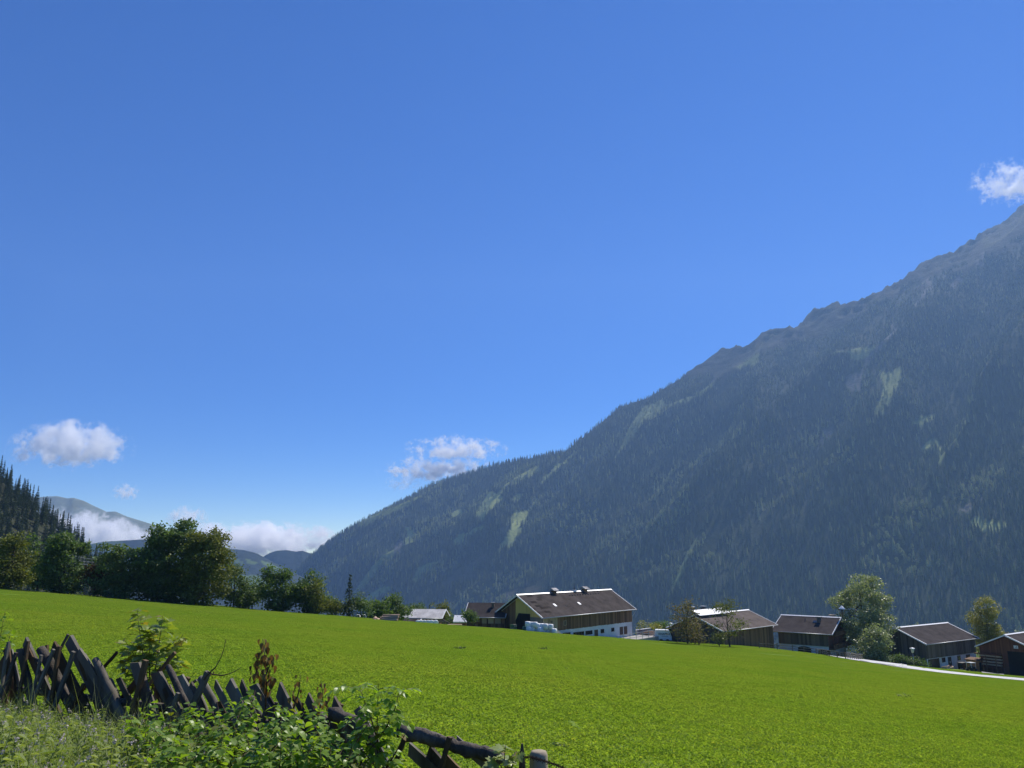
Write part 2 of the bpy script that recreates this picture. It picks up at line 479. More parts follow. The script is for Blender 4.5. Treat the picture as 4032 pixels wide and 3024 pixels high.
def mountain_mat(name, wood, meadow, brown, rock):
    m, n, l, out = nodes(name)
    b = n.new('ShaderNodeBsdfPrincipled')
    v = coord(n, l, 'Object')
    f = noise(n, l, v, 0.02, 6, 0.65); f2 = noise(n, l, v, 0.09, 4, 0.6)
    at = n.new('ShaderNodeAttribute'); at.attribute_name = 'cover'
    sp = n.new('ShaderNodeSeparateColor'); l.new(at.outputs['Color'], sp.inputs[0])
    c = mixrgb(n, l, ramp(n, l, f, 0.3, 0.7), wood, tuple(1.5 * x for x in wood))
    c = mixrgb(n, l, sp.outputs[0], c, mixrgb(n, l, ramp(n, l, f2, 0.3, 0.7), meadow, tuple(0.7 * x for x in meadow)))
    c = mixrgb(n, l, sp.outputs[1], c, mixrgb(n, l, ramp(n, l, f2, 0.3, 0.7), brown, tuple(0.6 * x for x in brown)))
    c = mixrgb(n, l, sp.outputs[2], c, mixrgb(n, l, ramp(n, l, f2, 0.35, 0.65), rock, tuple(0.45 * x for x in rock)))
    if name == 'mountain_ground':
        inv = n.new('ShaderNodeMath'); inv.operation = 'SUBTRACT'; inv.inputs[0].default_value = 1.0; l.new(at.outputs['Alpha'], inv.inputs[1])
        c = mixrgb(n, l, inv.outputs[0], c, mixrgb(n, l, ramp(n, l, f2, 0.35, 0.65), (0.016, 0.018, 0.013), (0.034, 0.034, 0.026)))  # dark heath above the treeline; its darkness also stands in for crest shade
    l.new(c, b.inputs['Base Color']); b.inputs['Roughness'].default_value = 0.95
    b.inputs['Specular IOR Level'].default_value = 0.05
    bn = n.new('ShaderNodeBump'); bn.inputs['Strength'].default_value = 0.8; bn.inputs['Distance'].default_value = 12
    l.new(f, bn.inputs['Height']); l.new(bn.outputs[0], b.inputs['Normal'])
    l.new(b.outputs[0], out.inputs['Surface'])
mountain_mat('mountain_ground', (0.022, 0.03, 0.014), (0.26, 0.3, 0.1), (0.1, 0.09, 0.055), (0.14, 0.135, 0.12))
mountain_mat('far_hill_ground', (0.028, 0.036, 0.03), (0.12, 0.17, 0.06), (0.12, 0.12, 0.07), (0.2, 0.2, 0.18))
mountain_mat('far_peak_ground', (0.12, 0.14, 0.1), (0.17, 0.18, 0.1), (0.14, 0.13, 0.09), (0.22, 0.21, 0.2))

# ------------------------------------------------------------------ ground: one sheet to the horizon
def build_ground():
    r = np.concatenate([[0.0], 1.0 * 1.045 ** np.arange(0, 195)])
    r = r[r < 4600]
    front = np.linspace(-50, 50, 201)
    back = np.linspace(50, 310, 66)[1:-1]
    th = np.radians(np.concatenate([front, back]))
    n = len(th)
    R, T = np.meshgrid(r[1:], th, indexing='ij')
    X = np.clip(R * np.sin(T), -3250, 4850); Y = np.clip(R * np.cos(T), -380, 4800)
    V = np.stack([X, Y, Z(X, Y)], -1).reshape(-1, 3)
    V = np.vstack([[[0, 0, gz(0, 0)]], V])
    Fq = []
    m = len(r) - 1
    i, j = np.meshgrid(np.arange(m - 1), np.arange(n), indexing='ij')
    a = 1 + i * n + j; b = 1 + i * n + (j + 1) % n; c = 1 + (i + 1) * n + (j + 1) % n; d = 1 + (i + 1) * n + j
    Fq = np.stack([a, d, c, b], -1).reshape(-1, 4)
    me = mesh_np('ground', V, Fq, M['meadow_ground'], True)
    bm = bmesh.new(); bm.from_mesh(me); bm.verts.ensure_lookup_table()
    for k in range(n):
        bm.faces.new((bm.verts[0], bm.verts[1 + k], bm.verts[1 + (k + 1) % n]))
    bmesh.ops.recalc_face_normals(bm, faces=bm.faces)
    bm.to_mesh(me); bm.free()
    wood = me.attributes.new('wood', 'FLOAT', 'POINT')
    at = me.attributes.new('bank', 'FLOAT', 'POINT')
    co = np.zeros(len(me.vertices) * 3, np.float32); me.vertices.foreach_get('co', co); co = co.reshape(-1, 3)
    fl = 8.6 + 0.33 * (-5.9 - co[:, 0])
    at.data.foreach_set('value', (1 - smooth(-0.8, 0.1, co[:, 1] - fence_y(co[:, 0]))).astype(np.float32))
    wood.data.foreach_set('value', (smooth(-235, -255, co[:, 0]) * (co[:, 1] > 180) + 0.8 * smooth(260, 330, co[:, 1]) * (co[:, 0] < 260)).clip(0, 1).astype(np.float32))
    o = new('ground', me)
    tag(o, 'bright green sloping hay meadow running down to the farm', None, None, 'structure')
    return o

def fence_y(x):
    # the old fence runs from far left to near right
    return np.where(x < 0.6, 8.75 - (x + 5.9) * 0.36, 6.4 - (x - 0.6) * 2.5)
build_ground()

# ------------------------------------------------------------------ mountains
def arr_lerp(pts, x):
    p = np.array(pts, float)
    return np.interp(x, p[:, 0], p[:, 1])

RIDGE = [(700, 2330), (1000, 2265), (1130, 2233), (1276, 2172), (1385, 2100), (1550, 1985), (1695, 1900), (1823, 1862), (1932, 1826),
         (2060, 1800), (2224, 1768), (2315, 1696), (2443, 1592), (2552, 1556), (2661, 1492), (2771, 1414), (2843, 1366),
         (2900, 1352), (2935, 1368), (3008, 1304), (3060, 1296), (3135, 1280), (3160, 1262), (3181, 1222), (3281, 1184), (3372, 1186), (3463, 1142),
         (3573, 1078), (3646, 1024), (3755, 988), (3846, 924), (3937, 878), (4032, 796), (4150, 760), (4400, 760), (4800, 800), (5400, 900), (6400, 1000)]

def poly_in(px, py, poly):
    poly = np.array(poly, float); inside = np.zeros(np.shape(px), bool)
    j = len(poly) - 1
    for i in range(len(poly)):
        xi, yi = poly[i]; xj, yj = poly[j]
        c = ((yi > py) != (yj > py)) & (px < (xj - xi) * (py - yi) / (yj - yi + 1e-9) + xi)
        inside ^= c; j = i
    return inside

def from6(*p): return [(1300 + x * .4069, 1600 + y * .4069) for x, y in p]
def from1(*p): return [(1100 + x * .5425, 1600 + y * .5425) for x, y in p]
def from4(*p): return [(3000 + x * .603, 1500 + y * .603) for x, y in p]
def from3(*p): return [(3000 + x * .603, 600 + y * .603) for x, y in p]
CLEAR = [('g', from6((1480, 920), (1550, 825), (1680, 865), (1640, 930), (1560, 990), (1450, 1110), (1405, 1080), (1430, 1010))),
         ('g', from6((1190, 1345), (1270, 1235), (1380, 1180), (1480, 1130), (1450, 1180), (1310, 1300), (1220, 1350))),
         ('g', from6((1600, 1390), (1700, 1270), (1750, 1090), (1800, 1030), (1950, 1000), (1900, 1120), (1830, 1220), (1770, 1360), (1680, 1370))),
         ('g', from6((1940, 1010), (2060, 820), (2085, 820), (1960, 1020))),
         ('g', from6((1740, 900), (1800, 830), (1880, 850), (1850, 910), (1760, 930))),
         ('g', from6((1170, 1030), (1285, 975), (1280, 1080), (1170, 1155), (1080, 1190), (1190, 1100))),
         ('r', from6((610, 1420), (670, 1280), (720, 1310), (700, 1370), (680, 1430))),
         ('g', from6((720, 1170), (770, 1160), (830, 1240), (790, 1300), (720, 1330), (740, 1230))),
         ('g', from6((2040, 690), (2212, 550), (2400, 420), (2410, 440), (2220, 620), (2080, 710), (1990, 760))),
         ('g', from1((930, 1265), (1010, 1180), (1160, 1115), (1170, 1130), (1090, 1200), (990, 1270))),
         ('b', from1((1150, 1335), (1270, 1200), (1440, 1110), (1580, 1040), (1560, 1075), (1450, 1180), (1440, 1230), (1270, 1310))),
         ('g', from1((610, 1400), (680, 1355), (790, 1305), (790, 1340), (720, 1400), (600, 1460))),
         ('b', from1((1480, 1400), (1640, 1340), (1850, 1305), (1940, 1315), (1860, 1350), (1620, 1410))),
         ('r', from4((240, 560), (300, 510), (380, 440), (390, 330), (470, 295), (460, 350), (400, 430), (320, 500))),
         ('r', from3((550, 1550), (560, 1450), (640, 1440), (720, 1300), (860, 1130), (880, 1140), (760, 1320), (660, 1430), (640, 1560))),
         ('g', from4((980, 290), (1040, 230), (1150, 220), (1110, 260), (1000, 310))),
         ('g', from4((1040, 470), (1090, 390), (1150, 360), (1190, 540), (1150, 530), (1140, 450))),
         ('g', from4((1370, 960), (1400, 880), (1500, 930), (1600, 910), (1560, 980), (1430, 990))),
         ('r', from4((1290, 850), (1330, 800), (1440, 770), (1400, 810), (1310, 880))),
         ('r', from3((1360, 580), (1450, 590), (1440, 740), (1380, 740))),
         ('r', from3((1060, 830), (1100, 820), (1110, 900), (1050, 970), (980, 1020), (1080, 900))),
         ('r', from3((1220, 860), (1300, 810), (1330, 850), (1240, 890))),
         ('r', from3((0, 1280), (180, 1160), (240, 1140), (230, 1190), (100, 1270)))]
TREELINE = [(2000, 600), (2650, 1400), (2700, 1480), (2850, 1490), (3000, 1400), (3150, 1350), (3300, 1290), (3450, 1190), (3560, 1150), (3650, 1110),
            (3760, 1080), (3900, 1010), (4032, 930), (4400, 800), (6500, 700)]

def build_mountain():
    U = np.concatenate([np.linspace(700, 4300, 430), np.linspace(4310, 6300, 60)])
    NT = 150
    q0 = 2500.0 / math.hypot(1, .99)
    tn = 0.74
    cols = []
    t = (U - 2016) / F
    px = U
    y_f = 2500.0 / (1 + .99 * np.maximum(t, -0.42))
    ridge = arr_lerp(RIDGE, px)
    drop = np.where(px < 2700, 15.0, 5.0) * (px < 4300)
    def ez(py):                                # height per metre of depth, and lateral factor
        y = -(py - 1512) / F
        return (SP + y * CP) / (CP - y * SP), 1.0 / (CP - y * SP)
    foot = np.full_like(px, 2640.0)
    zf_e, _ = ez(foot)
    zf = np.maximum(y_f * zf_e, -325)
    er, xr = ez(ridge)
    tq = tn * q0
    k = (tq - zf) / (tq - y_f * er)
    k = np.clip(k, 1.03, 2.6)
    Yr = y_f * k
    zr = Yr * er - drop
    tt = np.linspace(0, 1, NT)
    TT, UU = np.meshgrid(tt, np.arange(len(U)), indexing='ij')
    Yg = y_f[UU] * (1 + (k[UU] - 1) * TT)
    Xg = Yg * t[UU] * (1.0 / (CP))             # first estimate, refined below
    prof = TT - 0.06 * np.sin(np.pi * TT)
    base = zf[UU] + (zr - zf)[UU] * prof
    # exact lateral position for a picture column once height is known
    def lateral(Yg, Zg):
        dep = Yg * CP + Zg * SP
        return t[UU] * dep
    Xg = lateral(Yg, base)
    # ribs and gullies that run down the fall line
    s = (Xg * 0.711 - Yg * 0.703)
    q = (Xg * 0.703 + Yg * 0.711)
    def ridged(a): return 1 - np.abs(2 * a - 1)
    warp = (fbm(s / 900. + 3, q / 900., 3) - 0.5) * 500
    n1 = ridged(vnoise((s + warp) / 620. + 9.2, q / 2600.))
    n2 = ridged(vnoise((s + warp * .6) / 230. + 4.1, q / 900. + 2))
    n3 = ridged(vnoise((s + warp * .3) / 90. + 1.7, q / 240. + 7))
    env = np.sin(np.pi * np.clip(TT, 0, 1)) ** 1.15 * np.minimum(1, (zr - zf)[UU] / 500.)
    dz = (n1 - 0.5) * 370 + (n2 - 0.5) * 165 + (n3 - 0.5) * 50 + (fbm(s / 300., q / 300. + 9, 4) - .5) * 70
    rocky = smooth(2600, 3000, UU * 0 + px[UU]) * smooth(0.86, 0.97, TT)
    dz2 = (ridged(vnoise(s / 60., q / 70.)) - .6) * 44 * rocky * (TT < 0.995)
    Zg = base + dz * env + dz2
    Zg[-1] += ((vnoise(px / 9.0, px * 0) - 0.5) * 16 + (vnoise(px / 38.0, px * 0 + 3) - 0.5) * 18 - 8) * smooth(2650, 2800, px)
    Xg = lateral(Yg, Zg)
    # back side
    rows = [(Xg, Yg, Zg)]
    bx, by, bz = Xg[-1], Yg[-1], Zg[-1]
    for i in range(1, 7):
        d = i * 110.0
        rows.append(((bx + .703 * d)[None], (by + .711 * d)[None], (bz - d * .55 - (i == 1) * 0)[None]))
    X = np.vstack([r[0] for r in rows]); Y = np.vstack([r[1] for r in rows]); ZZ = np.vstack([r[2] for r in rows])
    m, n = X.shape
    V = np.stack([X, Y, np.maximum(ZZ, -350)], -1).reshape(-1, 3)
    i, j = np.meshgrid(np.arange(m - 1), np.arange(n - 1), indexing='ij')
    a = i * n + j
    Fq = np.stack([a, a + 1, a + n + 1, a + n], -1).reshape(-1, 4)
    me = mesh_np('mountain', V, Fq, M['mountain_ground'], True)
    # picture position of every vertex, for the land cover
    def pic(v):
        dep = v[:, 1] * CP + v[:, 2] * SP
        return 2016 + F * v[:, 0] / dep, 1512 - F * (-v[:, 1] * SP + v[:, 2] * CP) / dep
    def cover(v, soft=True):
        pxx, pyy = pic(v)
        wob = (vnoise(v[:, 0] / 45., v[:, 1] / 45.) - .5) * 22
        g = np.zeros(len(v)); b = np.zeros(len(v)); r = np.zeros(len(v))
        for kind, pl in CLEAR:
            ins = poly_in(pxx + wob, pyy + wob * .6, pl)
            if kind == 'g': g[ins] = 1
            elif kind == 'b': b[ins] = 1
            else: r[ins] = 1
        tl = arr_lerp(TREELINE, pxx) + (fbm(v[:, 0] / 90., v[:, 1] / 90., 3) - .5) * 130
        alp = (pyy < tl)
        hi = alp * smooth(2600, 2750, pxx)
        s1 = v[:, 0] * 0.711 - v[:, 1] * 0.703; q1 = v[:, 0] * 0.703 + v[:, 1] * 0.711
        w1 = (fbm(s1 / 900. + 3, q1 / 900., 3) - 0.5) * 500
        ch = 1 - np.abs(2 * vnoise((s1 + w1 * .6) / 230. + 4.1, q1 / 900. + 2) - 1)
        line = (ch > .93) * (fbm(s1 / 330. + 8, q1 / 260., 3) > .56)
        g = np.maximum(g, line * .75)
        b = np.maximum(b, hi * 0.0)
        r = np.maximum(r, hi * smooth(.5, .62, fbm(v[:, 0] / 35., v[:, 1] / 35., 3)) * .05)
        return g, b, r, hi
    g, b, r, hi = cover(V)
    ca = me.color_attributes.new('cover', 'FLOAT_COLOR', 'POINT')
    ca.data.foreach_set('color', np.stack([g, b, r, 1 - .8 * hi], -1).astype(np.float32).ravel())
    o = new('mountain', me)
    tag(o, 'steep wooded mountainside rising to the right behind the farm', None, None, 'structure')
    # forest points -----------------------------------------------
    rs = np.random.RandomState(11)
    A = V[Fq[:, 0]]; B = V[Fq[:, 1]]; C = V[Fq[:, 2]]; D = V[Fq[:, 3]]
    frow = np.repeat(np.arange(m - 1), n - 1)
    area = np.linalg.norm(np.cross(B - A, D - A), axis=1)
    ctr = (A + C) / 2
    fpx, fpy = pic(ctr)
    area = area * (frow < NT + 1) * (fpx < 4250) * (fpx > 900)
    area[frow >= NT - 1] *= 0.6
    NTREE = 66000
    pick = rs.choice(len(area), NTREE, p=area / area.sum())
    a1 = rs.rand(NTREE, 1); a2 = rs.rand(NTREE, 1)
    pts = (A[pick] * (1 - a1) + B[pick] * a1) * (1 - a2) + (D[pick] * (1 - a1) + C[pick] * a1) * a2
    g, b, r, hi = cover(pts)
    dens = 1.0 - 0.93 * np.maximum(g, np.maximum(b * (hi < .5), r * (hi < .5)))
    dens *= 1 - 0.62 * (hi > 0.5)
    patch = fbm(pts[:, 0] / 120. + 5, pts[:, 1] / 120., 3)
    dens *= np.clip(0.45 + 2.2 * (patch - 0.3), 0.35, 1)
    keep = rs.rand(NTREE) < dens
    pts = pts[keep]; hi = hi[keep]; g = g[keep]
    t1 = fbm(pts[:, 0] / 140., pts[:, 1] / 140. + 40, 3)
    low = 1 - smooth(150, 700, pts[:, 2])
    broad = smooth(0.52, 0.66, t1) * (0.35 + 0.65 * low)
    tint = np.clip(broad * rs.rand(len(pts)) * 1.2 + (rs.rand(len(pts)) < 0.06) * 0.6 + g * .5, 0, 1)
    isb = (rs.rand(len(pts)) < broad * 0.7 + g * .4).astype(np.int32)
    scl = rs.uniform(0.7, 1.6, len(pts)) * (1 - 0.35 * smooth(400, 1100, pts[:, 2])) * (1 - .62 * (hi > .5))
    return pts, scl, isb, tint

def spruce_mesh(name, h=19.0, tiers=9, seg=7, r0=3.9, mat='forest_tree', seed=1, jag=0.35):
    """low tree for far slopes: drooping jagged skirts"""
    rnd = random.Random(seed); v = []; f = []
    for i in range(tiers):
        u = i / (tiers - 1)
        zc = h * (0.06 + 0.94 * (u ** 0.92))
        zt = min(h, zc + h * 0.17)
        r = r0 * (1 - u) ** 0.85 + 0.25
        if i == tiers - 1: break
        ap = len(v); v.append((rnd.uniform(-.1, .1), rnd.uniform(-.1, .1), zt))
        ph = rnd.random() * 6.28
        ring = []
        for k in range(seg * 2):
            w = ph + math.pi * k / seg
            rr = r * (1 + rnd.uniform(-jag, jag) * .6) * (1.0 if k % 2 == 0 else 0.55)
            ring.append(len(v)); v.append((rr * math.cos(w), rr * math.sin(w), zc - (0.05 * h * (1 - u) if k % 2 == 0 else -0.02 * h) + rnd.uniform(-.3, .3)))
        for k in range(seg * 2):
            f.append((ap, ring[k], ring[(k + 1) % (seg * 2)]))
    return mesh_np(name, np.array(v), np.array(f), M[mat])

def ball_tree_mesh(name, h=14.0, seed=2, n=150, mat='forest_tree'):
    rs = np.random.RandomState(seed)
    d = rs.normal(size=(n, 3)); d /= np.linalg.norm(d, axis=1)[:, None]
    c = d * np.array([3.4, 3.4, h * .42]) * rs.uniform(.55, 1.05, (n, 1)) + np.array([0, 0, h * .56])
    return cards(name, c, rs, 1.5, M[mat])

def cards(name, c, rs, size, mat, up=None, aspect=0.7, outward=None):
    """leaf-sized quads at points c, random attitude"""
    n = len(c)
    t = rs.normal(size=(n, 3)); t[:, 2] *= 0.7
    t /= np.linalg.norm(t, axis=1)[:, None]
    nn = rs.normal(size=(n, 3))
    if outward is not None: nn = nn * 0.75 + outward
    if up: nn[:, 2] += up
    b = np.cross(nn, t); b /= np.linalg.norm(b, axis=1)[:, None] + 1e-9
    s = (size * rs.uniform(0.6, 1.3, (n, 1)))
    t = t * s; b = b * s * aspect
    q = np.stack([c - t * .5, c + b * .5 + t * .05, c + t * .5, c - b * .5 + t * .05], 1).reshape(-1, 3)
    return mesh_np(name, q, np.arange(4 * n).reshape(-1, 4), mat)

def scatter(name, pts, scl, rot, idx, sources, tint=None, parent=None, tilt=None):
    """one object; its points carry the plants (geometry nodes)"""
    me = bpy.data.meshes.new(name)
    n = len(pts)
    me.vertices.add(n); me.vertices.foreach_set('co', np.asarray(pts, np.float32).ravel())
    def att(nm, ty, data):
        a = me.attributes.new(nm, ty, 'POINT')
        a.data.foreach_set('vector' if ty == 'FLOAT_VECTOR' else 'value', np.asarray(data).ravel())
    att('s', 'FLOAT', np.asarray(scl, np.float32))
    r3 = np.zeros((n, 3), np.float32); r3[:, 2] = rot
    if tilt is not None: r3[:, :2] = tilt
    att('r', 'FLOAT_VECTOR', r3)
    att('k', 'INT', np.asarray(idx, np.int32))
    if tint is not None: att('tint', 'FLOAT', np.asarray(tint, np.float32))
    o = new(name, me, parent)
    ng = bpy.data.node_groups.new(name, 'GeometryNodeTree')
    ng.interface.new_socket('Geometry', in_out='INPUT', socket_type='NodeSocketGeometry')
    ng.interface.new_socket('Geometry', in_out='OUTPUT', socket_type='NodeSocketGeometry')
    N, L = ng.nodes, ng.links
    gi = N.new('NodeGroupInput'); go = N.new('NodeGroupOutput')
    m2p = N.new('GeometryNodeMeshToPoints'); L.new(gi.outputs[0], m2p.inputs[0])
    iop = N.new('GeometryNodeInstanceOnPoints'); L.new(m2p.outputs[0], iop.inputs['Points'])
    g2i = N.new('GeometryNodeGeometryToInstance')
    for sobj in reversed(sources):
        oi = N.new('GeometryNodeObjectInfo'); oi.inputs['Object'].default_value = sobj
        L.new(oi.outputs['Geometry'], g2i.inputs[0])
    L.new(g2i.outputs[0], iop.inputs['Instance'])
    iop.inputs['Pick Instance'].default_value = True
    def na(nm, ty):
        a = N.new('GeometryNodeInputNamedAttribute'); a.data_type = ty; a.inputs['Name'].default_value = nm
        return a.outputs[0]
    L.new(na('k', 'INT'), iop.inputs['Instance Index'])
    e2r = N.new('FunctionNodeEulerToRotation'); L.new(na('r', 'FLOAT_VECTOR'), e2r.inputs[0])
    L.new(e2r.outputs[0], iop.inputs['Rotation'])
    L.new(na('s', 'FLOAT'), iop.inputs['Scale'])
    L.new(iop.outputs[0], go.inputs[0])
    md = o.modifiers.new('scatter', 'NODES'); md.node_group = ng
    return o

def source(name, me):
    return bpy.data.objects.new(name, me)          # never linked: only its shape is used

pts, scl, isb, tint = build_mountain()
srcs = [source('spruce_shape', spruce_mesh('spruce_shape', seed=1)), source('spruce_shape_b', spruce_mesh('spruce_shape_b', seed=5, r0=3.3, h=21)),
        source('broadleaf_shape', ball_tree_mesh('broadleaf_shape'))]
rs = np.random.RandomState(5)
idx = np.where(isb == 1, 2, rs.randint(0, 2, len(pts)))
fo = scatter('mountain_forest', pts, scl, rs.rand(len(pts)) * 6.28, idx, srcs, tint)
tag(fo, 'dense spruce forest covering the steep mountainside', None, None, 'stuff')

def strip_mountain(name, ridge, Y, depth, zfoot, mat, label, rough=40, meadows=(), seed=0, nu=160, nt=50):
    U = np.linspace(ridge[0][0], ridge[-1][0], nu)
    R = arr_lerp(ridge, U)
    tt = np.linspace(0, 1, nt)
    V = []
    cov = []
    for t in tt:
        Yt = Y - depth * (1 - t)
        for u, r in zip(U, R):
            d = ray(u, r); top = d[2] * Y
            z = zfoot + (top - zfoot) * (t ** 0.9)
            V.append((d[0] * Yt, Yt, z))
    for i in range(1, 5):
        for u, r in zip(U, R):
            d = ray(u, r); V.append((d[0] * (Y + 110 * i), Y + 110 * i, d[2] * Y - 60 * i))
    V = np.array(V)
    env = np.concatenate([np.repeat(np.sin(np.pi * tt), nu), np.zeros(4 * nu)])
    V[:, 2] += env * ((1 - np.abs(2 * vnoise(V[:, 0] / 330. + seed, V[:, 1] / 700.) - 1)) - .5 + (fbm(V[:, 0] / 260., V[:, 1] / 260. + seed, 4) - .5)) * rough
    if Y < 6000: V[:, 2] = np.maximum(V[:, 2], -350)
    m = nt + 4
    i, j = np.meshgrid(np.arange(m - 1), np.arange(nu - 1), indexing='ij'); a = i * nu + j
    Fq = np.stack([a, a + 1, a + nu + 1, a + nu], -1).reshape(-1, 4)
    me = mesh_np(name, V, Fq, M[mat], True)
    dep = V[:, 1] * CP + V[:, 2] * SP
    px = 2016 + F * V[:, 0] / dep; py = 1512 - F * (-V[:, 1] * SP + V[:, 2] * CP) / dep
    g = np.zeros(len(V))
    for pl in meadows: g[poly_in(px, py, pl)] = 1
    g = np.maximum(g, smooth(.62, .7, fbm(V[:, 0] / 150. + seed, V[:, 1] / 300., 3)) * 0.5)
    ca = me.color_attributes.new('cover', 'FLOAT_COLOR', 'POINT')
    ca.data.foreach_set('color', np.stack([g, 0 * g, 0 * g, 1 + 0 * g], -1).astype(np.float32).ravel())
    return tag(new(name, me), label, None, None, 'structure')

strip_mountain('hills', [(300, 2150), (420, 2132), (560, 2124), (700, 2132), (860, 2156), (960, 2166), (1010, 2178), (1060, 2205), (1130, 2242), (1230, 2290), (1400, 2340)],
               3700, 800, -335, 'far_hill_ground', 'blue wooded hill with pale meadows across the valley', 60,
               [[(860, 2180), (905, 2190), (960, 2215), (955, 2222), (890, 2205), (862, 2195)], [(965, 2200), (1010, 2212), (1020, 2222), (975, 2222)],
                [(1020, 2205), (1060, 2215), (1110, 2238), (1090, 2245), (1040, 2225)], [(940, 2262), (1000, 2265), (1060, 2280), (1060, 2320), (900, 2310), (900, 2280)]], 3)
strip_mountain('far_hills', [(980, 2225), (1060, 2178), (1090, 2168), (1130, 2166), (1165, 2172), (1190, 2168), (1225, 2180), (1250, 2170), (1275, 2168), (1330, 2180), (1500, 2200)],
               4250, 400, -335, 'far_hill_ground', 'faint blue ridge at the far end of the valley', 30, (), 11)

# ------------------------------------------------------------------ the air
def build_haze():
    mb = MB(); mb.box((-3300, -400, -365), (4900, 5250, 1950))
    m, n, l, out = nodes('haze_air')
    pv = n.new('ShaderNodeVolumePrincipled')
    pv.inputs['Color'].default_value = (0.34, 0.58, 1.0, 1)
    pv.inputs['Density'].default_value = 0.000082
    pv.inputs['Anisotropy'].default_value = 0.25
    l.new(pv.outputs[0], out.inputs['Volume'])
    o = mb.build('haze', m)
    tag(o, 'thin blue summer haze filling the valley', None, None, 'stuff')
build_haze()

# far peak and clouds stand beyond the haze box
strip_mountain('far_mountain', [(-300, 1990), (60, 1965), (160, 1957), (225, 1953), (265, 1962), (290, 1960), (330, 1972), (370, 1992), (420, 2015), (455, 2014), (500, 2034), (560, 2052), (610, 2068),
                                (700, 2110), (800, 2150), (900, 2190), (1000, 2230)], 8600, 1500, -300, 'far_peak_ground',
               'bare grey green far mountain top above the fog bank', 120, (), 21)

def cloud(name, px, py, Y, wpx, hpx, label, dens=1.0, seed=0, thick=0.42, bottom=0.25, ns=3.4, cut=0.32, detail=9, slope=0.0):
    """volume of water droplets in a rounded box; noise breaks its edge"""
    c = P(px, py, Y)
    s = (wpx / F * Y / 2 * 1.2, wpx / F * Y / 2 * thick, hpx / F * Y / 2 * 1.3)
    bm = bmesh.new(); bmesh.ops.create_icosphere(bm, subdivisions=3, radius=1.0)
    for v in bm.verts: v.co = v.co.normalized() * 1.0
    me = bpy.data.meshes.new(name); bm.to_mesh(me); bm.free()
    m, n, l, out = nodes(name + '_droplets')
    tc = n.new('ShaderNodeTexCoord')
    p = tc.outputs['Object']
    sep = n.new('ShaderNodeSeparateXYZ'); l.new(p, sep.inputs[0])
    def math_(op, a, b=None):
        x = n.new('ShaderNodeMath'); x.operation = op
        for i, v in enumerate((a, b)):
            if v is None: continue
            if isinstance(v, (int, float)): x.inputs[i].default_value = v
            else: l.new(v, x.inputs[i])
        return x.outputs[0]
    ln = n.new('ShaderNodeVectorMath'); ln.operation = 'LENGTH'; l.new(p, ln.inputs[0])
    rad = ln.outputs['Value']
    mp = n.new('ShaderNodeMapping'); mp.inputs['Location'].default_value = (seed * 3.7, seed * 1.9, seed * 2.3)
    asp = wpx / hpx
    mp.inputs['Scale'].default_value = (ns * min(asp, 3.2) ** .5, ns * min(asp, 3.2) ** .5 * thick, ns / min(asp, 3.2) ** .5)
    l.new(p, mp.inputs['Vector'])
    f = noise(n, l, mp.outputs[0], 1.0, detail, 0.66)
    f3 = noise(n, l, mp.outputs[0], 3.3, 6, 0.6)
    f = math_('ADD', math_('MULTIPLY', f, .8), math_('MULTIPLY', f3, .28))
    # shape: full inside, broken near the surface; a flat base
    sh = math_('SUBTRACT', 1.0, rad)
    base = math_('MULTIPLY', math_('MAXIMUM', math_('SUBTRACT', math_('MULTIPLY', sep.outputs['Z'], -1.0), bottom), 0.0), 1.2)
    d = math_('SUBTRACT', math_('ADD', math_('MULTIPLY', sh, 1.0), math_('MULTIPLY', f, 6.0)), math_('ADD', base, cut + 3.62))
    d = math_('MULTIPLY', math_('MINIMUM', math_('MAXIMUM', math_('MULTIPLY', d, 2.2), 0.0), 1.0), dens * 9.0 / (2 * s[2]))
    edge = math_('MINIMUM', math_('MAXIMUM', math_('MULTIPLY', sh, 6.0), 0.0), 1.0)
    d = math_('MULTIPLY', d, edge)
    pv = n.new('ShaderNodeVolumePrincipled'); pv.inputs['Color'].default_value = (1.0, 1.0, 1.0, 1)
    pv.inputs['Anisotropy'].default_value = 0.15
    l.new(d, pv.inputs['Density']); l.new(pv.outputs[0], out.inputs['Volume'])
    m.cycles.volume_step_rate = 0.3
    me.materials.append(m)
    o = new(name, me, None, c, None, s)
    return tag(o, label, 'cloud', 'fair weather clouds')

cloud('cloud', 278, 1765, 7600, 440, 190, 'bright white heaped cloud floating above the far left mountain', 1.0, 1, cut=-0.12, ns=3.0)
cloud('cloud', 496, 1943, 7800, 110, 70, 'small torn white cloud right of the far mountain top', 0.6, 2, cut=0.05)
cloud('cloud', 1790, 1775, 7600, 380, 110, 'upper of two loose white clouds behind the wooded ridge', 0.8, 3, cut=0.12, ns=3.2)
cloud('cloud', 1735, 1855, 7500, 440, 105, 'lower of two loose white clouds touching the wooded ridge', 0.8, 4, cut=0.12, ns=3.2)
cloud('cloud', 1590, 1905, 7500, 160, 90, 'thin faint cloud wisp low beside the wooded ridge', 0.3, 9, cut=0.15)
cloud('cloud', 3985, 735, 7200, 330, 220, 'white cloud standing over the mountain peak at the right edge', 0.95, 5, cut=0.08)
fb = cloud('fog_bank', 375, 2100, 7000, 520, 140, 'long white fog bank lying across the foot of the far mountain', 0.7, 6, bottom=0.6, cut=-0.1, ns=2.6)
fb.rotation_euler = (0, .2, 0)
cloud('fog_bank', 1000, 2130, 7000, 640, 130, 'flat white cloud bank lying on the distant valley hills', 0.9, 7, bottom=0.5, cut=-0.08, ns=3.0)
cloud('cloud', 1130, 2205, 7000, 150, 50, 'low white fog patch in the gap of the distant valley', 0.8, 8, cut=0.0)
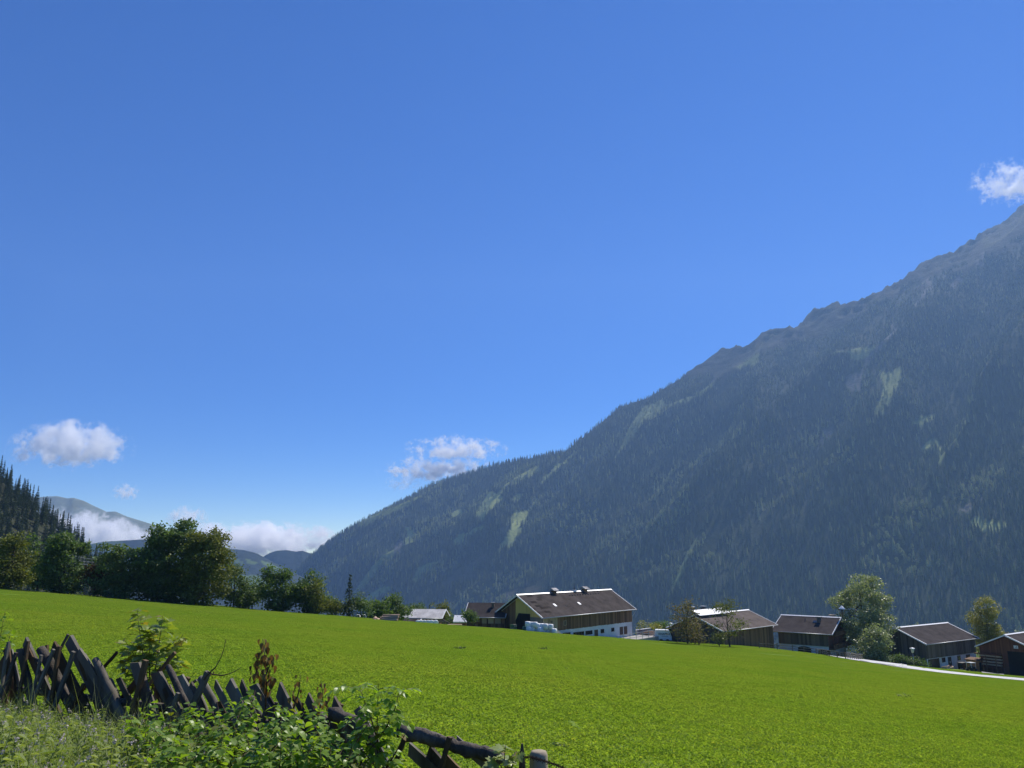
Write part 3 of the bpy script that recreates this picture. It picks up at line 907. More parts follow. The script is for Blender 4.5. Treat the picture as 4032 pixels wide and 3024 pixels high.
cloud('cloud', 735, 2045, 7400, 160, 90, 'small puffy white cloud above the tallest left tree', 0.8, 12, cut=0.0)

# ------------------------------------------------------------------ trees
def crown_points(rs, lobes, n):
    """points near the skin of several lobes: (x, y, z, rx, ry, rz) each"""
    lobes = np.array(lobes, float)
    w = (lobes[:, 3] * lobes[:, 5]); pick = rs.choice(len(lobes), n, p=w / w.sum())
    L = lobes[pick]
    d = rs.normal(size=(n, 3)); d /= np.linalg.norm(d, axis=1)[:, None]
    # clumps: directions are drawn towards a few centres
    r = 0.5 + 0.5 * rs.rand(n) ** 0.45
    c = L[:, :3] + d * L[:, 3:6] * r[:, None]
    return c, d

def clump_cards(name, rs, lobes, nclump, per, csize, size, mat, up=0.6):
    cc, d = crown_points(rs, lobes, nclump)
    cc = np.repeat(cc, per, 0); dd = np.repeat(d, per, 0)
    off = rs.normal(size=(len(cc), 3)) * csize * np.array([1, 1, .6])
    return cards(name, cc + off, rs, size, mat, up=up, outward=dd * 0.6)

def limbs(rnd, h, lobes, r0, nl=9, fork=0.25):
    mb = MB()
    top = max(l[2] + l[5] * .5 for l in lobes)
    pts = []; x = y = 0
    for i in range(6):
        u = i / 5
        pts.append((x, y, -0.6 + u * (top + 0.6))); x += rnd.uniform(-.05, .05) * h * .4; y += rnd.uniform(-.05, .05) * h * .4
    mb.tube(pts, [r0 * (1.25 - 1.1 * i / 5) for i in range(6)], 7)
    for k in range(nl):
        l = rnd.choice(lobes); u = rnd.uniform(fork, 0.75)
        i = int(u * 5); a = Vector(pts[i]).lerp(Vector(pts[i + 1]), u * 5 - i)
        w = rnd.random() * 6.28
        e = Vector((l[0] + math.cos(w) * l[3] * .75, l[1] + math.sin(w) * l[4] * .75, l[2] + rnd.uniform(-.2, .6) * l[5]))
        mid = a.lerp(e, .5) + Vector((0, 0, -0.04 * h))
        mb.tube([a, mid, e], [r0 * .38, r0 * .22, r0 * .06], 5)
    return mb

def broad_tree(name, label, px, Y, py_top, wpx, mat, seed, shape='round', cat='tree', group=None, dens=1.0, base=None, leaf=0.42, sink=0.0, bare=0.12, per=40, csize=.55):
    """wpx: crown width in picture pixels; the top reaches picture row py_top"""
    b = on(px, Y) if base is None else Vector(base)
    top = P(px, py_top, Y).z
    b.z -= sink
    h = max(1.5, top - b.z); w = wpx / F * Y
    rnd = random.Random(seed); rs = np.random.RandomState(seed)
    lobes = []
    if shape == 'round':
        lobes.append((rnd.uniform(-.06, .06) * w, 0, h * .52, w * .3, w * .3, h * .38))
        lobes.append((0, 0, h * .25, w * .36, w * .36, h * .26))
        for k in range(24):
            a = rnd.random() * 6.28; z = rnd.uniform(.1, .9); q = (1 - abs(z - .45) * 1.1)
            rr = w * rnd.uniform(.09, .18); q *= rnd.uniform(.85, 1.25)
            lobes.append((math.cos(a) * w * .34 * q, math.sin(a) * w * .34 * q, h * z, rr, rr, rr * rnd.uniform(.7, 1.0)))
    elif shape == 'column':
        for k in range(9):
            z = .2 + .72 * k / 8; q = w * (.5 if .2 < z < .75 else .36) * rnd.uniform(.7, 1)
            lobes.append((rnd.uniform(-.15, .15) * w, rnd.uniform(-.15, .15) * w, h * z, q * .75, q * .75, h * .13))
    elif shape == 'bush':
        for k in range(8):
            a = rnd.random() * 6.28; rr = w * rnd.uniform(.17, .3)
            lobes.append((math.cos(a) * w * .26, math.sin(a) * w * .26, h * rnd.uniform(.25, .72), rr, rr, h * rnd.uniform(.2, .3)))
    elif shape == 'loose':
        for k in range(13):
            a = rnd.random() * 6.28; z = rnd.uniform(.3, .93); q = 1 - abs(z - .5) * 1.15
            rr = w * rnd.uniform(.1, .17)
            lobes.append((math.cos(a) * w * .34 * q, math.sin(a) * w * .34 * q, h * z, rr, rr, rr * .75))
    o = empty(name, b)
    area = sum(l[3] * l[5] for l in lobes)
    ncl = int(min(900, max(40, area * 5.0 * dens)))
    new('crown', clump_cards('crown', rs, lobes, ncl, per, csize, leaf, M[mat]), o)
    new('trunk', limbs(rnd, h, lobes, max(.08, h * .017), fork=bare).mesh('trunk', M['trunk_bark'], True), o)
    return tag(o, label, cat, group)

def conifer(name, seed, h, r0, mat='needle_dark', tiers=26, per=9, cardsize=.55):
    """crown of drooping branch sprays, and a trunk"""
    rs = np.random.RandomState(seed); C = []; D = []
    for i in range(tiers):
        u = (i + rs.rand() * .6) / tiers
        z = h * (0.07 + 0.93 * u)
        R = (r0 * (1 - u) ** 1.05 + .06) * rs.uniform(.78, 1.12)
        nb = max(4, int(per * (1 - u * .5)))
        for k in range(nb):
            a = rs.rand() * 6.28; rr = R * rs.uniform(.72, 1.12)
            m = max(2, int(rr / .42))
            for j in range(m):
                q = (j + rs.rand()) / m
                zz = z - rr * .42 * q ** 1.6 + .25 * (q > .85)
                wdt = .34 * rr * (1 - q) + .18
                for w in range(3):
                    C.append((math.cos(a) * rr * q + rs.normal() * wdt * .5, math.sin(a) * rr * q + rs.normal() * wdt * .5, zz + rs.normal() * .1))
    C = np.array(C)
    me = cards('crown', C, rs, cardsize, M[mat], up=.8, aspect=.55)
    mb = MB().tube([(0, 0, -1), (0, 0, h * .5), (0, 0, h * .99)], [h * .014, h * .009, .03], 6)
    return me, mb.mesh('trunk', M['trunk_bark'], True)

ROW = 'trees along the far edge of the meadow'
# (px, depth, top row, width px, material, shape, label)
for i, (px, Y, pt, w, mt, sh, lb, lf) in enumerate([
    (30, 132, 2085, 190, 'leaf_olive', 'round', 'olive green tree at the left end of the row beyond the meadow', .42),
    (150, 140, 2100, 150, 'leaf_dark', 'bush', 'low dark tree filling the gap beside the leftmost olive tree', .42),
    (245, 130, 2098, 190, 'leaf_dark', 'round', 'dark green maple second from the left end of the tree row', .45),
    (375, 131, 2205, 130, 'leaf_rust', 'bush', 'rust brown shrub below the dark maple at the meadow edge', .36),
    (470, 132, 2138, 230, 'leaf_mid', 'round', 'grey green bushy tree left of the tallest tree in the row', .42),
    (620, 133, 2240, 120, 'leaf_mid', 'bush', 'low pale green shrub at the foot of the tallest tree', .36),
    (660, 136, 2040, 290, 'leaf_dark', 'round', 'tallest dark green tree in the row beyond the meadow', .48),
    (800, 133, 2088, 230, 'leaf_olive', 'round', 'broad rounded tree leaning against the tallest tree', .45),
    (925, 138, 2222, 105, 'leaf_mid', 'round', 'slim lighter green tree right of the broad rounded tree', .36),
    (1000, 141, 2268, 140, 'leaf_mid', 'bush', 'low bush between the slim tree and the dark round tree', .36),
    (1092, 137, 2236, 140, 'leaf_dark', 'round', 'dark round tree with silvery lit leaves before the wooded spur', .42),
    (1215, 139, 2246, 150, 'leaf_dark', 'round', 'dark tree standing behind the olive column at the valley gap', .42),
    (1245, 135, 2290, 75, 'leaf_olive', 'column', 'yellow olive columnar tree leaning on the dark tree', .36),
    (1330, 136, 2352, 90, 'leaf_olive', 'bush', 'small yellowish shrub left of the lone spruce', .32),
    (1425, 139, 2335, 90, 'leaf_mid', 'bush', 'green shrub right of the lone spruce', .34),
    (1300, 141, 2345, 70, 'leaf_mid', 'bush', 'dim green bush close behind the small yellowish shrub', .34),
    (1490, 150, 2348, 100, 'leaf_dark', 'round', 'round dark tree behind the log pile', .38),
    (1555, 155, 2345, 110, 'leaf_mid', 'round', 'green tree between the log pile and the pale roofed shed', .38),
    (1640, 185, 2352, 110, 'leaf_mid', 'round', 'tree behind the left half of the pale roofed shed', .4),
    (1730, 185, 2362, 110, 'leaf_olive', 'round', 'olive tree behind the right half of the pale roofed shed', .4),
    (1775, 178, 2400, 60, 'leaf_mid', 'bush', 'small green bush beside the gable of the pale roofed shed', .34),
    (1843, 150, 2398, 50, 'leaf_dark', 'loose', 'slim dark tree before the small white roof', .3),
    (1940, 185, 2372, 70, 'leaf_gold', 'bush', 'yellow green bush top behind the lean-to roof', .36),
    (1995, 187, 2362, 70, 'leaf_olive', 'round', 'olive tree top beside the gable of the great barn', .36),
    (2545, 190, 2435, 90, 'leaf_gold', 'loose', 'thin yellowing tree right of the great barn', .32),
    (2600, 195, 2440, 80, 'leaf_mid', 'round', 'small green tree behind the white spreader', .34),
    (3110, 185, 2455, 70, 'leaf_mid', 'bush', 'green bush at the left end of the farmhouse', .34),
    (3545, 200, 2455, 130, 'leaf_gold', 'bush', 'yellowish hazel bush behind the ridge of the grey barn', .36),
    (3870, 205, 2460, 60, 'leaf_olive', 'bush', 'low bush behind the eave of the grey barn', .34),
]):
    broad_tree('bush' if sh == 'bush' else 'broadleaf_tree', lb, px, Y, pt, w, mt, 100 + i, sh, 'bush' if sh == 'bush' else 'tree', ROW if px < 1450 else None, leaf=lf,
               sink=0.3, dens=1.25 if Y > 170 else 1.0)

broad_tree('rowan_tree', 'rust coloured rowan tree with crooked trunk before the long barn', 2695, 150, 2344, 150, 'leaf_rowan', 201, 'round', dens=.7, leaf=.34, bare=.3, per=20, csize=.65)
broad_tree('rowan_tree', 'thin yellowing rowan tree in front of the long barn roof', 2860, 148, 2358, 150, 'leaf_olive', 202, 'loose', dens=1.6, leaf=.32, bare=.2, per=20, csize=.6)
broad_tree('broadleaf_tree', 'small yellow green sapling tree before the long barn wall', 2820, 146, 2470, 55, 'leaf_gold', 203, 'bush', dens=.6, leaf=.28, per=16, csize=.4)
broad_tree('maple_tree', 'tall grey green maple behind the farmhouse gable', 3385, 186, 2256, 250, 'leaf_grey', 204, 'round', dens=.75, leaf=.4)
broad_tree('maple_tree', 'smaller bright green tree between farmhouse and grey barn', 3425, 171, 2458, 120, 'leaf_grey', 205, 'round', dens=1.2, leaf=.36)
broad_tree('lime_tree', 'golden green tree standing behind the right end of the grey barn', 3868, 192, 2366, 145, 'leaf_gold', 206, 'column', dens=1.3, leaf=.38)

# the lone spruce in the row
me_c, me_t = conifer('spruce', 31, 9.2, 2.3, tiers=20, per=9, cardsize=.42)
b = on(1378, 136)
hh = P(1378, 2262, 136).z - b.z
so = empty('spruce_tree', b); k = hh / 9.2
new('crown', me_c, so, scale=(k, k, k)); new('trunk', me_t, so, scale=(k, k, k))
tag(so, 'lone dark pointed spruce in the row beyond the meadow', 'tree')

# spruces on the steep hillside at the left
protos = [conifer('spruce', 40 + i, 24, 4.6 - .4 * i, tiers=26, per=11, cardsize=.8) for i in range(3)]
rs = np.random.RandomState(77)
cand = []
while len(cand) < 6000:
    x = rs.uniform(-440, -235); y = rs.uniform(330, 560)
    cand.append((x, y))
placed = []
for x, y in cand:
    if len(placed) >= 298: break
    z = gz(x, y)
    dep = y * CP + z * SP
    px = 2016 + F * x / dep
    if px < -130 or px > 560: continue
    if z < -30: continue
    if any((x - a) ** 2 + (y - c) ** 2 < 4.6 ** 2 for a, c in placed): continue
    placed.append((x, y))
    e = empty('spruce_tree', (x, y, z - .5))
    p = protos[rs.randint(3)]; k = rs.uniform(.46, .78); a = rs.rand() * 6.28
    new('crown', p[0], e, rot=(0, 0, a), scale=(k * rs.uniform(.8, 1.1), k, k)); new('trunk', p[1], e, scale=(k, k, k))
    tag(e, 'dark spruce in the dense stand on the steep left hillside', 'tree', 'spruces on the steep left hillside')

# ------------------------------------------------------------------ farm buildings
UNIT = MB().box((-.5, -.5, 0), (.5, .5, 1))
_unit = {}
def unit_box(mat):
    if mat not in _unit:
        _unit[mat] = UNIT.mesh('board', M[mat])
    return _unit[mat]

class Farm:
    """gabled building. N: eave corner nearest the camera; d runs along the eave, w across to the other eave"""
    def __init__(s, name, label, N, Y, a, L, W, h, H, side=1, cat='barn', oe=0.8, og=0.8):
        s.N = P(N[0], N[1], Y); s.a = math.radians(a); s.s = side
        s.L, s.W, s.h, s.H, s.oe, s.og = L, W, h, H, oe, og
        s.d = Vector((math.cos(s.a), math.sin(s.a), 0)); s.w = Vector((-math.sin(s.a), math.cos(s.a), 0)) * side
        s.root = empty(name, (s.N.x, s.N.y, s.N.z - H), s.a)
        tag(s.root, label, cat)
        s.slope = h / (W / 2)
    def lv(s, u, v, z): return (u, s.s * v, z)
    def box(s, mb, u0, u1, v0, v1, z0, z1): return mb.box(s.lv(u0, v0, z0), s.lv(u1, v1, z1))
    def part(s, name, mat, u0, u1, v0, v1, z0, z1, parent=None, **k):
        mb = MB(); s.box(mb, u0, u1, v0, v1, z0, z1)
        return mb.build(name, M[mat], parent or s.root, **k)
    def roofz(s, v):                      # top of the roof at distance v from the near eave
        return s.H + s.slope * min(v, s.W - v)
    def at(s, px, py, plane='front'):
        """local (u, v, z) where the picture ray meets the front wall, the gable wall or the near roof plane"""
        r = Vector(ray(px, py)); O = s.root.location
        if plane == 'front':
            p0 = O + s.w * s.oe; n = s.w
        elif plane == 'gable':
            p0 = O + s.d * s.og; n = s.d
        else:
            p0 = O + Vector((0, 0, s.H)); n = (s.d.cross(s.w + Vector((0, 0, s.slope))))
        t = p0.dot(n) / r.dot(n); X = r * t - O
        return X.dot(s.d), X.dot(s.w), X.z
    def shell(s, mat, zbase=-3.0, ztop=None):
        """solid walls under the roof, as one body with its gables"""
        oe, og, L, W = s.oe, s.og, s.L, s.W
        ze = s.roofz(oe) - .26; zr = s.H + s.h - .26
        poly = [s.lv(og, oe, zbase), s.lv(og, W - oe, zbase), s.lv(og, W - oe, ze), s.lv(og, W / 2, zr), s.lv(og, oe, ze)]
        return MB().prism(poly, (L - 2 * og, 0, 0)).build('wall', M[mat], s.root)
    def roof(s, mat, th=.22, verge='white_metal', ridge='white_metal', gutter='grey_metal', vw=.1):
        L, W, H, h = s.L, s.W, s.H, s.h
        me = bpy.data.meshes.new('roof'); bm = bmesh.new(); uvl = bm.loops.layers.uv.new('UVMap')
        sl = math.hypot(W / 2, h)
        def slab(v0, z0, v1, z1):
            nrm = Vector((0, -(z1 - z0), (v1 - v0))).normalized() * th
            if nrm.z < 0: nrm = -nrm
            vs = []
            for du, dv in ((0, 0), (L, 0), (L, 1), (0, 1)):
                vs.append(bm.verts.new(s.lv(du, v0 + (v1 - v0) * dv, z0 + (z1 - z0) * dv)))
            for du, dv in ((0, 0), (L, 0), (L, 1), (0, 1)):
                vs.append(bm.verts.new(s.lv(du, v0 + (v1 - v0) * dv - 0 * nrm.y, z0 + (z1 - z0) * dv - th)))
            for f in ((0, 1, 2, 3), (7, 6, 5, 4), (0, 4, 5, 1), (1, 5, 6, 2), (2, 6, 7, 3), (3, 7, 4, 0)):
                fc = bm.faces.new([vs[i] for i in f])
                for lp in fc.loops:
                    i = vs.index(lp.vert); lp[uvl].uv = ((0, L, L, 0)[i % 4], (0, 0, sl, sl)[i % 4])
        slab(0, H, W / 2, H + h); slab(W, H, W / 2, H + h)
        bmesh.ops.remove_doubles(bm, verts=bm.verts, dist=.001)
        bmesh.ops.recalc_face_normals(bm, faces=bm.faces)
        bm.to_mesh(me); bm.free(); me.materials.append(M[mat])
        r = new('roof', me, s.root)
        for u0, u1 in ((-vw * .55, vw * .45), (L - vw * .45, L + vw * .55)):
            for v0, v1 in ((-.05, W / 2), (W + .05, W / 2)):
                z0 = H + .05 - .0; z1 = H + h + .05
                MB().prism([s.lv(u0, v0, z0), s.lv(u0, v1, z1), s.lv(u0, v1, z1 - th - .05), s.lv(u0, v0, z0 - th - .05)], (u1 - u0, 0, 0)).build('verge_board', M[verge], r)
        if ridge:
            MB().prism([s.lv(-.12, W / 2 - .3, H + h - .02), s.lv(-.12, W / 2, H + h + .17), s.lv(-.12, W / 2 + .3, H + h - .02)], (L + .24, 0, 0)).build('ridge_cap', M[ridge], r)
        if gutter:
            for v in (-.14, W + .14):
                mb = MB().tube([s.lv(-.1, v, H - .1), s.lv(L + .1, v, H - .1)], .1, 8); mb.build('gutter', M[gutter], r, smooth_=True)
        s.r = r
        return r
    def boards(s, mat, plane, a0, a1, z0, z1, bw=.26, seed=0, proud=.03, ragged=0.0, gap=.012, off=0.0):
        """a run of upright boards, each its own piece; z1 None = up to the roof"""
        rnd = random.Random(seed); n = max(1, int(round((a1 - a0) / bw))); w = (a1 - a0) / n
        for i in range(n):
            c = a0 + (i + .5) * w
            zb = z0 - rnd.uniform(0, ragged); th = proud + rnd.uniform(0, .025)
            if plane == 'front':
                zt = (s.roofz(s.oe) - .28) if z1 is None else z1
                loc = s.lv(c, s.oe - off - th / 2, zb); sca = (w - gap, th, zt - zb)
            else:
                zt = (min(s.roofz(c - w / 2), s.roofz(c + w / 2)) - .3) if z1 is None else z1
                loc = s.lv(s.og - off - th / 2, c, zb); sca = (th, w - gap, zt - zb)
            if zt - zb < .15: continue
            new('board', unit_box(mat), s.root, loc, None, sca)
    def window(s, px0, py0, px1, py1, plane='front', panes=1, frame='frame_brown', name='window', fill='window_glass', depth=.06, proud=.05, fw=.09):
        xm, ym = (px0 + px1) / 2, (py0 + py1) / 2
        k = 0 if plane == 'front' else 1
        a0 = s.at(px0, ym, plane)[k]; a1 = s.at(px1, ym, plane)[k]
        z0 = s.at(xm, py1, plane)[2]; z1 = s.at(xm, py0, plane)[2]
        a0, a1 = sorted((a0, a1))
        def b(mb, c0, c1, q0, q1, o0, o1):
            if plane == 'front': s.box(mb, c0, c1, s.oe - o1, s.oe - o0, q0, q1)
            else: s.box(mb, s.og - o1, s.og - o0, c0, c1, q0, q1)
        mb = MB()
        b(mb, a0 - fw, a0, z0 - fw, z1 + fw, 0, proud); b(mb, a1, a1 + fw, z0 - fw, z1 + fw, 0, proud)
        b(mb, a0, a1, z1, z1 + fw, 0, proud - .004); b(mb, a0, a1, z0 - fw, z0, 0, proud - .004)
        for i in range(1, panes):
            c = a0 + (a1 - a0) * i / panes; b(mb, c - .05, c + .05, z0, z1, .0, proud - .01)
        w = mb.build(name, M[frame], s.root)
        for i in range(panes):
            q = (a1 - a0) / panes; g = .05 if panes > 1 else .002
            m2 = MB(); b(m2, a0 + q * i + g, a0 + q * (i + 1) - g, z0 + .002, z1 - .002, .004, proud * .45)
            m2.build('pane' if fill == 'window_glass' else 'door_leaf', M[fill], w)
        return a0, a1, z0, z1
    def chimney(s, u, v, w, hh, mat='chimney_plaster', cap='grey_metal'):
        z = s.roofz(v)
        c = s.part('chimney', mat, u - w / 2, u + w / 2, v - w / 2, v + w / 2, z - .4, z + hh, s.r)
        s.part('chimney_cap', cap, u - w * .75, u + w * .75, v - w * .75, v + w * .75, z + hh + .12, z + hh + .2, c)
        for du in (-1, 1):
            s.part('cap_leg', 'dark_metal', u + du * w * .4 - .04, u + du * w * .4 + .04, v - .04, v + .04, z + hh, z + hh + .12, c)
        return c

def on3(zx, zy): return (1780 + zx * .3617, 2260 + zy * .3617)       # reading notes: enlarged crops -> picture
def on5(zx, zy): return (3232 + zx * .3617, 2230 + zy * .3617)
def on8(zx, zy): return (2600 + zx * .226, 2250 + zy * .226)
def on6(zx, zy): return (3080 + zx * .1537, 2380 + zy * .1537)
def on7(zx, zy): return (3700 + zx * .1507, 2430 + zy * .1507)
def onb(zx, zy): return (1960 + zx * .13562, 2330 + zy * .13562)
def onc(zx, zy): return (2220 + zx * .1989, 2300 + zy * .1989)
def ond(zx, zy): return (1560 + zx * .1808, 2330 + zy * .1808)

# --- the great barn
k = 150 / 115
B = Farm('great_barn', 'large barn with brown roof, dark board front and white stable wall', (2136, 2433), 150, 49.3, 25.4 * k, 8.8 * k * 1.12, 2.81 * k * 1.08, 5.7, oe=.55, og=.9)
B.shell('white_render')
B.roof('roof_brown', vw=.1, ridge='grey_metal')
u0 = B.at(*on3(1147, 540))[0]; zb = B.at(*on3(1500, 572))[2]
B.boards('light_board', 'front', B.og, u0 - .02, zb - .35, None, .22, 1)
B.boards('barn_board', 'front', u0, B.L - B.og, zb, None, .27, 2, ragged=.08)
for q in ((1052, 515, 1085, 552),):
    B.window(*on3(q[0], q[1]), *on3(q[2], q[3]), fill='frame_brown', name='hatch', proud=.09)
B.window(*on3(1213, 512), *on3(1238, 555), panes=2, frame='light_board', proud=.1)
for q, n_ in (((1208, 643, 1285, 668), 3), ((1322, 634, 1434, 667), 4), ((1454, 621, 1524, 655), 3), ((1620, 604, 1652, 639), 1), ((1735, 590, 1762, 622), 1)):
    B.window(*on3(q[0], q[1]), *on3(q[2], q[3]), panes=n_)
for q in ((1552, 612, 1584, 690), (1828, 580, 1858, 660), (1873, 575, 1903, 655)):
    B.window(*on3(q[0], q[1]), *on3(q[2], q[3]), name='door', fill='frame_brown', proud=.06)
# gable: yellow boards, a grey lower field, the dark gateway
v_l = B.at(*onb(525, 500), 'gable')[1]; v_g0 = B.at(*onb(945, 800), 'gable')[1]; v_g1 = B.at(*onb(560, 800), 'gable')[1]
zg = B.at(*onb(770, 630), 'gable')[2]; zk = B.at(*onb(1050, 735), 'gable')[2]
B.boards('dull_grey_board', 'gable', B.oe, v_g0 - .01, -1.5, zk - .02, .35, 3)
B.boards('yellow_board', 'gable', B.oe, v_g0 - .01, zk, None, .35, 4)
B.boards('yellow_board', 'gable', v_g0, v_l, zg, None, .35, 5)
B.boards('barn_board', 'gable', v_l + .01, B.W - B.oe, -1.5, None, .3, 6)
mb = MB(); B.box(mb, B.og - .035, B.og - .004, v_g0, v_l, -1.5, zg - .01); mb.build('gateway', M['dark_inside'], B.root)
MB().prism([B.lv(B.og - .1, v_l - .02, zg + .02), B.lv(B.og - .1, v_l - .02, zg - 1.3), B.lv(B.og - .1, v_l - .75, zg + .02)], (.05, 0, 0)).build('corner_brace', M['yellow_board'], B.root)
# roof furniture
for zx, zy in ((1120, 340), (1385, 322)):
    u, v, z = B.at(*on3(zx, zy), 'roof'); zz = B.roofz(v)
    MB().prism([B.lv(u - .3, v - .35, zz - .35 * B.slope + .07), B.lv(u - .3, v + .35, zz + .35 * B.slope + .07), B.lv(u - .3, v + .35, zz + .35 * B.slope - .05), B.lv(u - .3, v - .35, zz - .35 * B.slope - .05)], (.6, 0, 0)).build('skylight', M['white_metal'], B.r)
for zx in (1118, 1480):
    u = B.at(*on3(zx, 218), 'roof')[0]; z = B.H + B.h
    v = B.part('ridge_vent', 'barn_board', u - .5, u + .5, B.W / 2 - .45, B.W / 2 + .45, z - .3, z + .55, B.r)
    MB().prism([B.lv(u - .85, B.W / 2 - .9, z + .5), B.lv(u - .85, B.W / 2, z + 1.0), B.lv(u - .85, B.W / 2 + .9, z + .5)], (1.7, 0, 0)).build('vent_roof', M['roof_pale'], v)
for i in range(12):
    u, v, z = B.at(*on3(1282 + i * 28.5, 236 - i * 2.0), 'roof'); z = B.roofz(v)
    MB().tube([B.lv(u, v, z - .05), B.lv(u, v - .02, z + .16)], .13, 8).build('vent_tile', M['dark_metal'], B.r)
u = B.at(*on3(1345, 205), 'roof')[0]
tb = B.part('aerial_base', 'white_metal', u - .4, u + .4, B.W / 2 - .35, B.W / 2 + .35, B.H + B.h, B.H + B.h + .35, B.r)
MB().tube([B.lv(u, B.W / 2, B.H + B.h + .3), B.lv(u, B.W / 2, B.H + B.h + 1.6)], [.16, .02], 6).build('spike', M['dark_metal'], tb)
q = B.at(*onb(1462, 740))
MB().tube([B.lv(q[0], -.14, B.H - .1), B.lv(q[0], B.oe - .12, B.H - .9), B.lv(q[0], B.oe - .12, .3)], .06, 6).build('downpipe', M['light_board'], B.root)
MB().tube([B.lv(B.L + .1, -.14, B.H - .1), B.lv(B.L - .3, .25, B.H - 1.0), B.lv(B.L - B.og + .1, B.oe - .1, B.H - 1.5), B.lv(B.L - B.og + .1, B.oe - .1, .2)], .05, 6).build('downpipe', M['grey_metal'], B.root)
GB = B

# --- lean-to barn left of it
k = 156 / 125
L3 = (1984 - 1838) / F * 158
B = Farm('lean_to_barn', 'open brown lean-to barn joined to the left of the great barn', (1990, 2431), 156, 172, L3 + .6, 8.4, 2.5, 5.0, side=-1, oe=.5, og=.6)
B.shell('barn_board'); B.roof('roof_tile', ridge=None)
xs = [B.at(*on3(z_, 530))[0] for z_ in (572, 538, 460, 385, 318, 240)]
for i in range(5):
    a0, a1 = sorted((xs[i], xs[i + 1]))
    z_m = B.at(*on3(400, 540))[2]
    B.boards('light_board' if i in (1, 2, 3) else 'barn_board', 'front', a0 + .12, a1 - .12, z_m, None, .5, 30 + i, proud=.02)
    B.boards('barn_board', 'front', a0 + .12, a1 - .12, -2.0, z_m - .05, .5, 40 + i, proud=.02)
for x in xs:
    B.part('post', 'barn_board', x - .11, x + .11, B.oe - .2, B.oe - .005, -2.5, B.H - .1)
u, v, z = B.at(*ond(2110, 330), 'roof'); B.chimney(u, min(v, B.W / 2 - .4), .5, .7)

# --- pale roofed shed with its lower front roof
B = Farm('field_shed', 'low shed with pale grey metal roof beyond the meadow', (1741, 2434), 165, 172, 8.9, 7.2, 1.55, 3.2, side=-1, oe=.5, og=.9, cat='shed')
B.shell('barn_board'); B.roof('roof_pale', ridge=None, verge='white_metal')
B.boards('barn_board', 'front', B.og, B.L - B.og, -1.5, None, .3, 50)
B.boards('barn_board', 'gable', B.oe, B.W - B.oe, -1.5, None, .3, 51)
q0 = B.at(*ond(560, 600))[0]
MB().prism([B.lv(q0, .1, B.H - .08), B.lv(q0, -3.6, B.H - 1.15), B.lv(q0, -3.6, B.H - 1.3), B.lv(q0, .1, B.H - .23)], (B.L - q0 + 1.2, 0, 0)).build('front_roof', M['roof_tile'], B.root)
MB().prism([B.lv(q0 - .2, .1, B.H - .03), B.lv(q0 - .2, -3.7, B.H - 1.12), B.lv(q0 - .2, -3.7, B.H - 1.4), B.lv(q0 - .2, .1, B.H - .3)], (.2, 0, 0)).build('verge_board', M['white_metal'], B.root)
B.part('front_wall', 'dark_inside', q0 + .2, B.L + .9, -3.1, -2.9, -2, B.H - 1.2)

# --- small hut with a white roof
B = Farm('white_roofed_hut', 'tiny hut with bright white roof behind the slim dark tree', (1862, 2448.5), 168, 174, 4.2, 3.6, 1.2, 1.9, side=-1, oe=.25, og=.3, cat='hut')
B.shell('barn_board'); B.roof('white_metal', ridge=None, gutter=None); B.boards('barn_board', 'front', .3, B.L - .3, -1, None, .3, 55)

# --- long barn behind the rowans
k = 165 / 135
B = Farm('long_barn', 'long weathered barn with grey brown roof behind the two rowan trees', (2848, 2486.5), 165, 44.5, 19.2 * k, 11.4 * k, 2.35 * k, 5.2, oe=.7, og=.8)
B.shell('barn_board'); B.roof('roof_grey')
B.boards('barn_board', 'front', B.og, B.L - B.og, -1.5, None, .32, 60, ragged=.1)
B.boards('barn_board_grey', 'gable', B.oe, B.W - B.oe, -1.5, None, .34, 61)
for q in ((960, 1105, 1010, 1230), (1075, 1075, 1105, 1235)):
    B.window(*on8(q[0] - 540, q[1]), *on8(q[2] - 540, q[3]), plane='gable', name='door', fill='brown_wood', proud=.07)
# shiny collector field across the ridge
u0, v0, _ = B.at(*on8(640, 757), 'roof'); u1, v1, _ = B.at(*on8(1108, 712), 'roof')
n_ = 8; vv = B.W / 2 - 1.55
for i in range(n_):
    ua = .1 + (u1 - .1) * i / n_; ub = .1 + (u1 - .1) * (i + 1) / n_ - .08
    z0_ = B.H + B.h + .02; z1_ = B.H + B.h + 1.0
    MB().prism([B.lv(ua, vv, z0_), B.lv(ua, B.W / 2 + .35, z1_), B.lv(ua, B.W / 2 + .38, z1_ - .1), B.lv(ua, vv + .03, z0_ - .1)], (ub - ua, 0, 0)).build('collector_panel', M['white_metal'], B.r)
for ua in (.5, u1 * .5, u1 - .5):
    B.part('panel_stand', 'dark_metal', ua - .04, ua + .04, B.W / 2 - .04, B.W / 2 + .04, B.H + B.h - .1, B.H + B.h + .75, B.r)
u = B.at(*on8(830, 735), 'roof')[0]; B.chimney(u, B.W / 2 + 1.2, .75, 1.9)
u = B.at(*on8(705, 735), 'roof')[0]; B.chimney(u, B.W / 2 + 2.2, .6, 2.2, cap='white_metal')
# side shed roof at its left
sx = B.W
mb = MB().prism([B.lv(-.3, sx - .2, B.H - .35), B.lv(-.3, sx + 3.6, B.H - 1.35), B.lv(-.3, sx + 3.6, B.H - 1.55), B.lv(-.3, sx - .2, B.H - .55)], (6.5, 0, 0))
mb.build('side_roof', M['roof_grey'], B.root)
B.part('side_wall', 'barn_board', .4, 5.8, sx - .6, sx + 2.9, -1.5, B.H - 1.6)

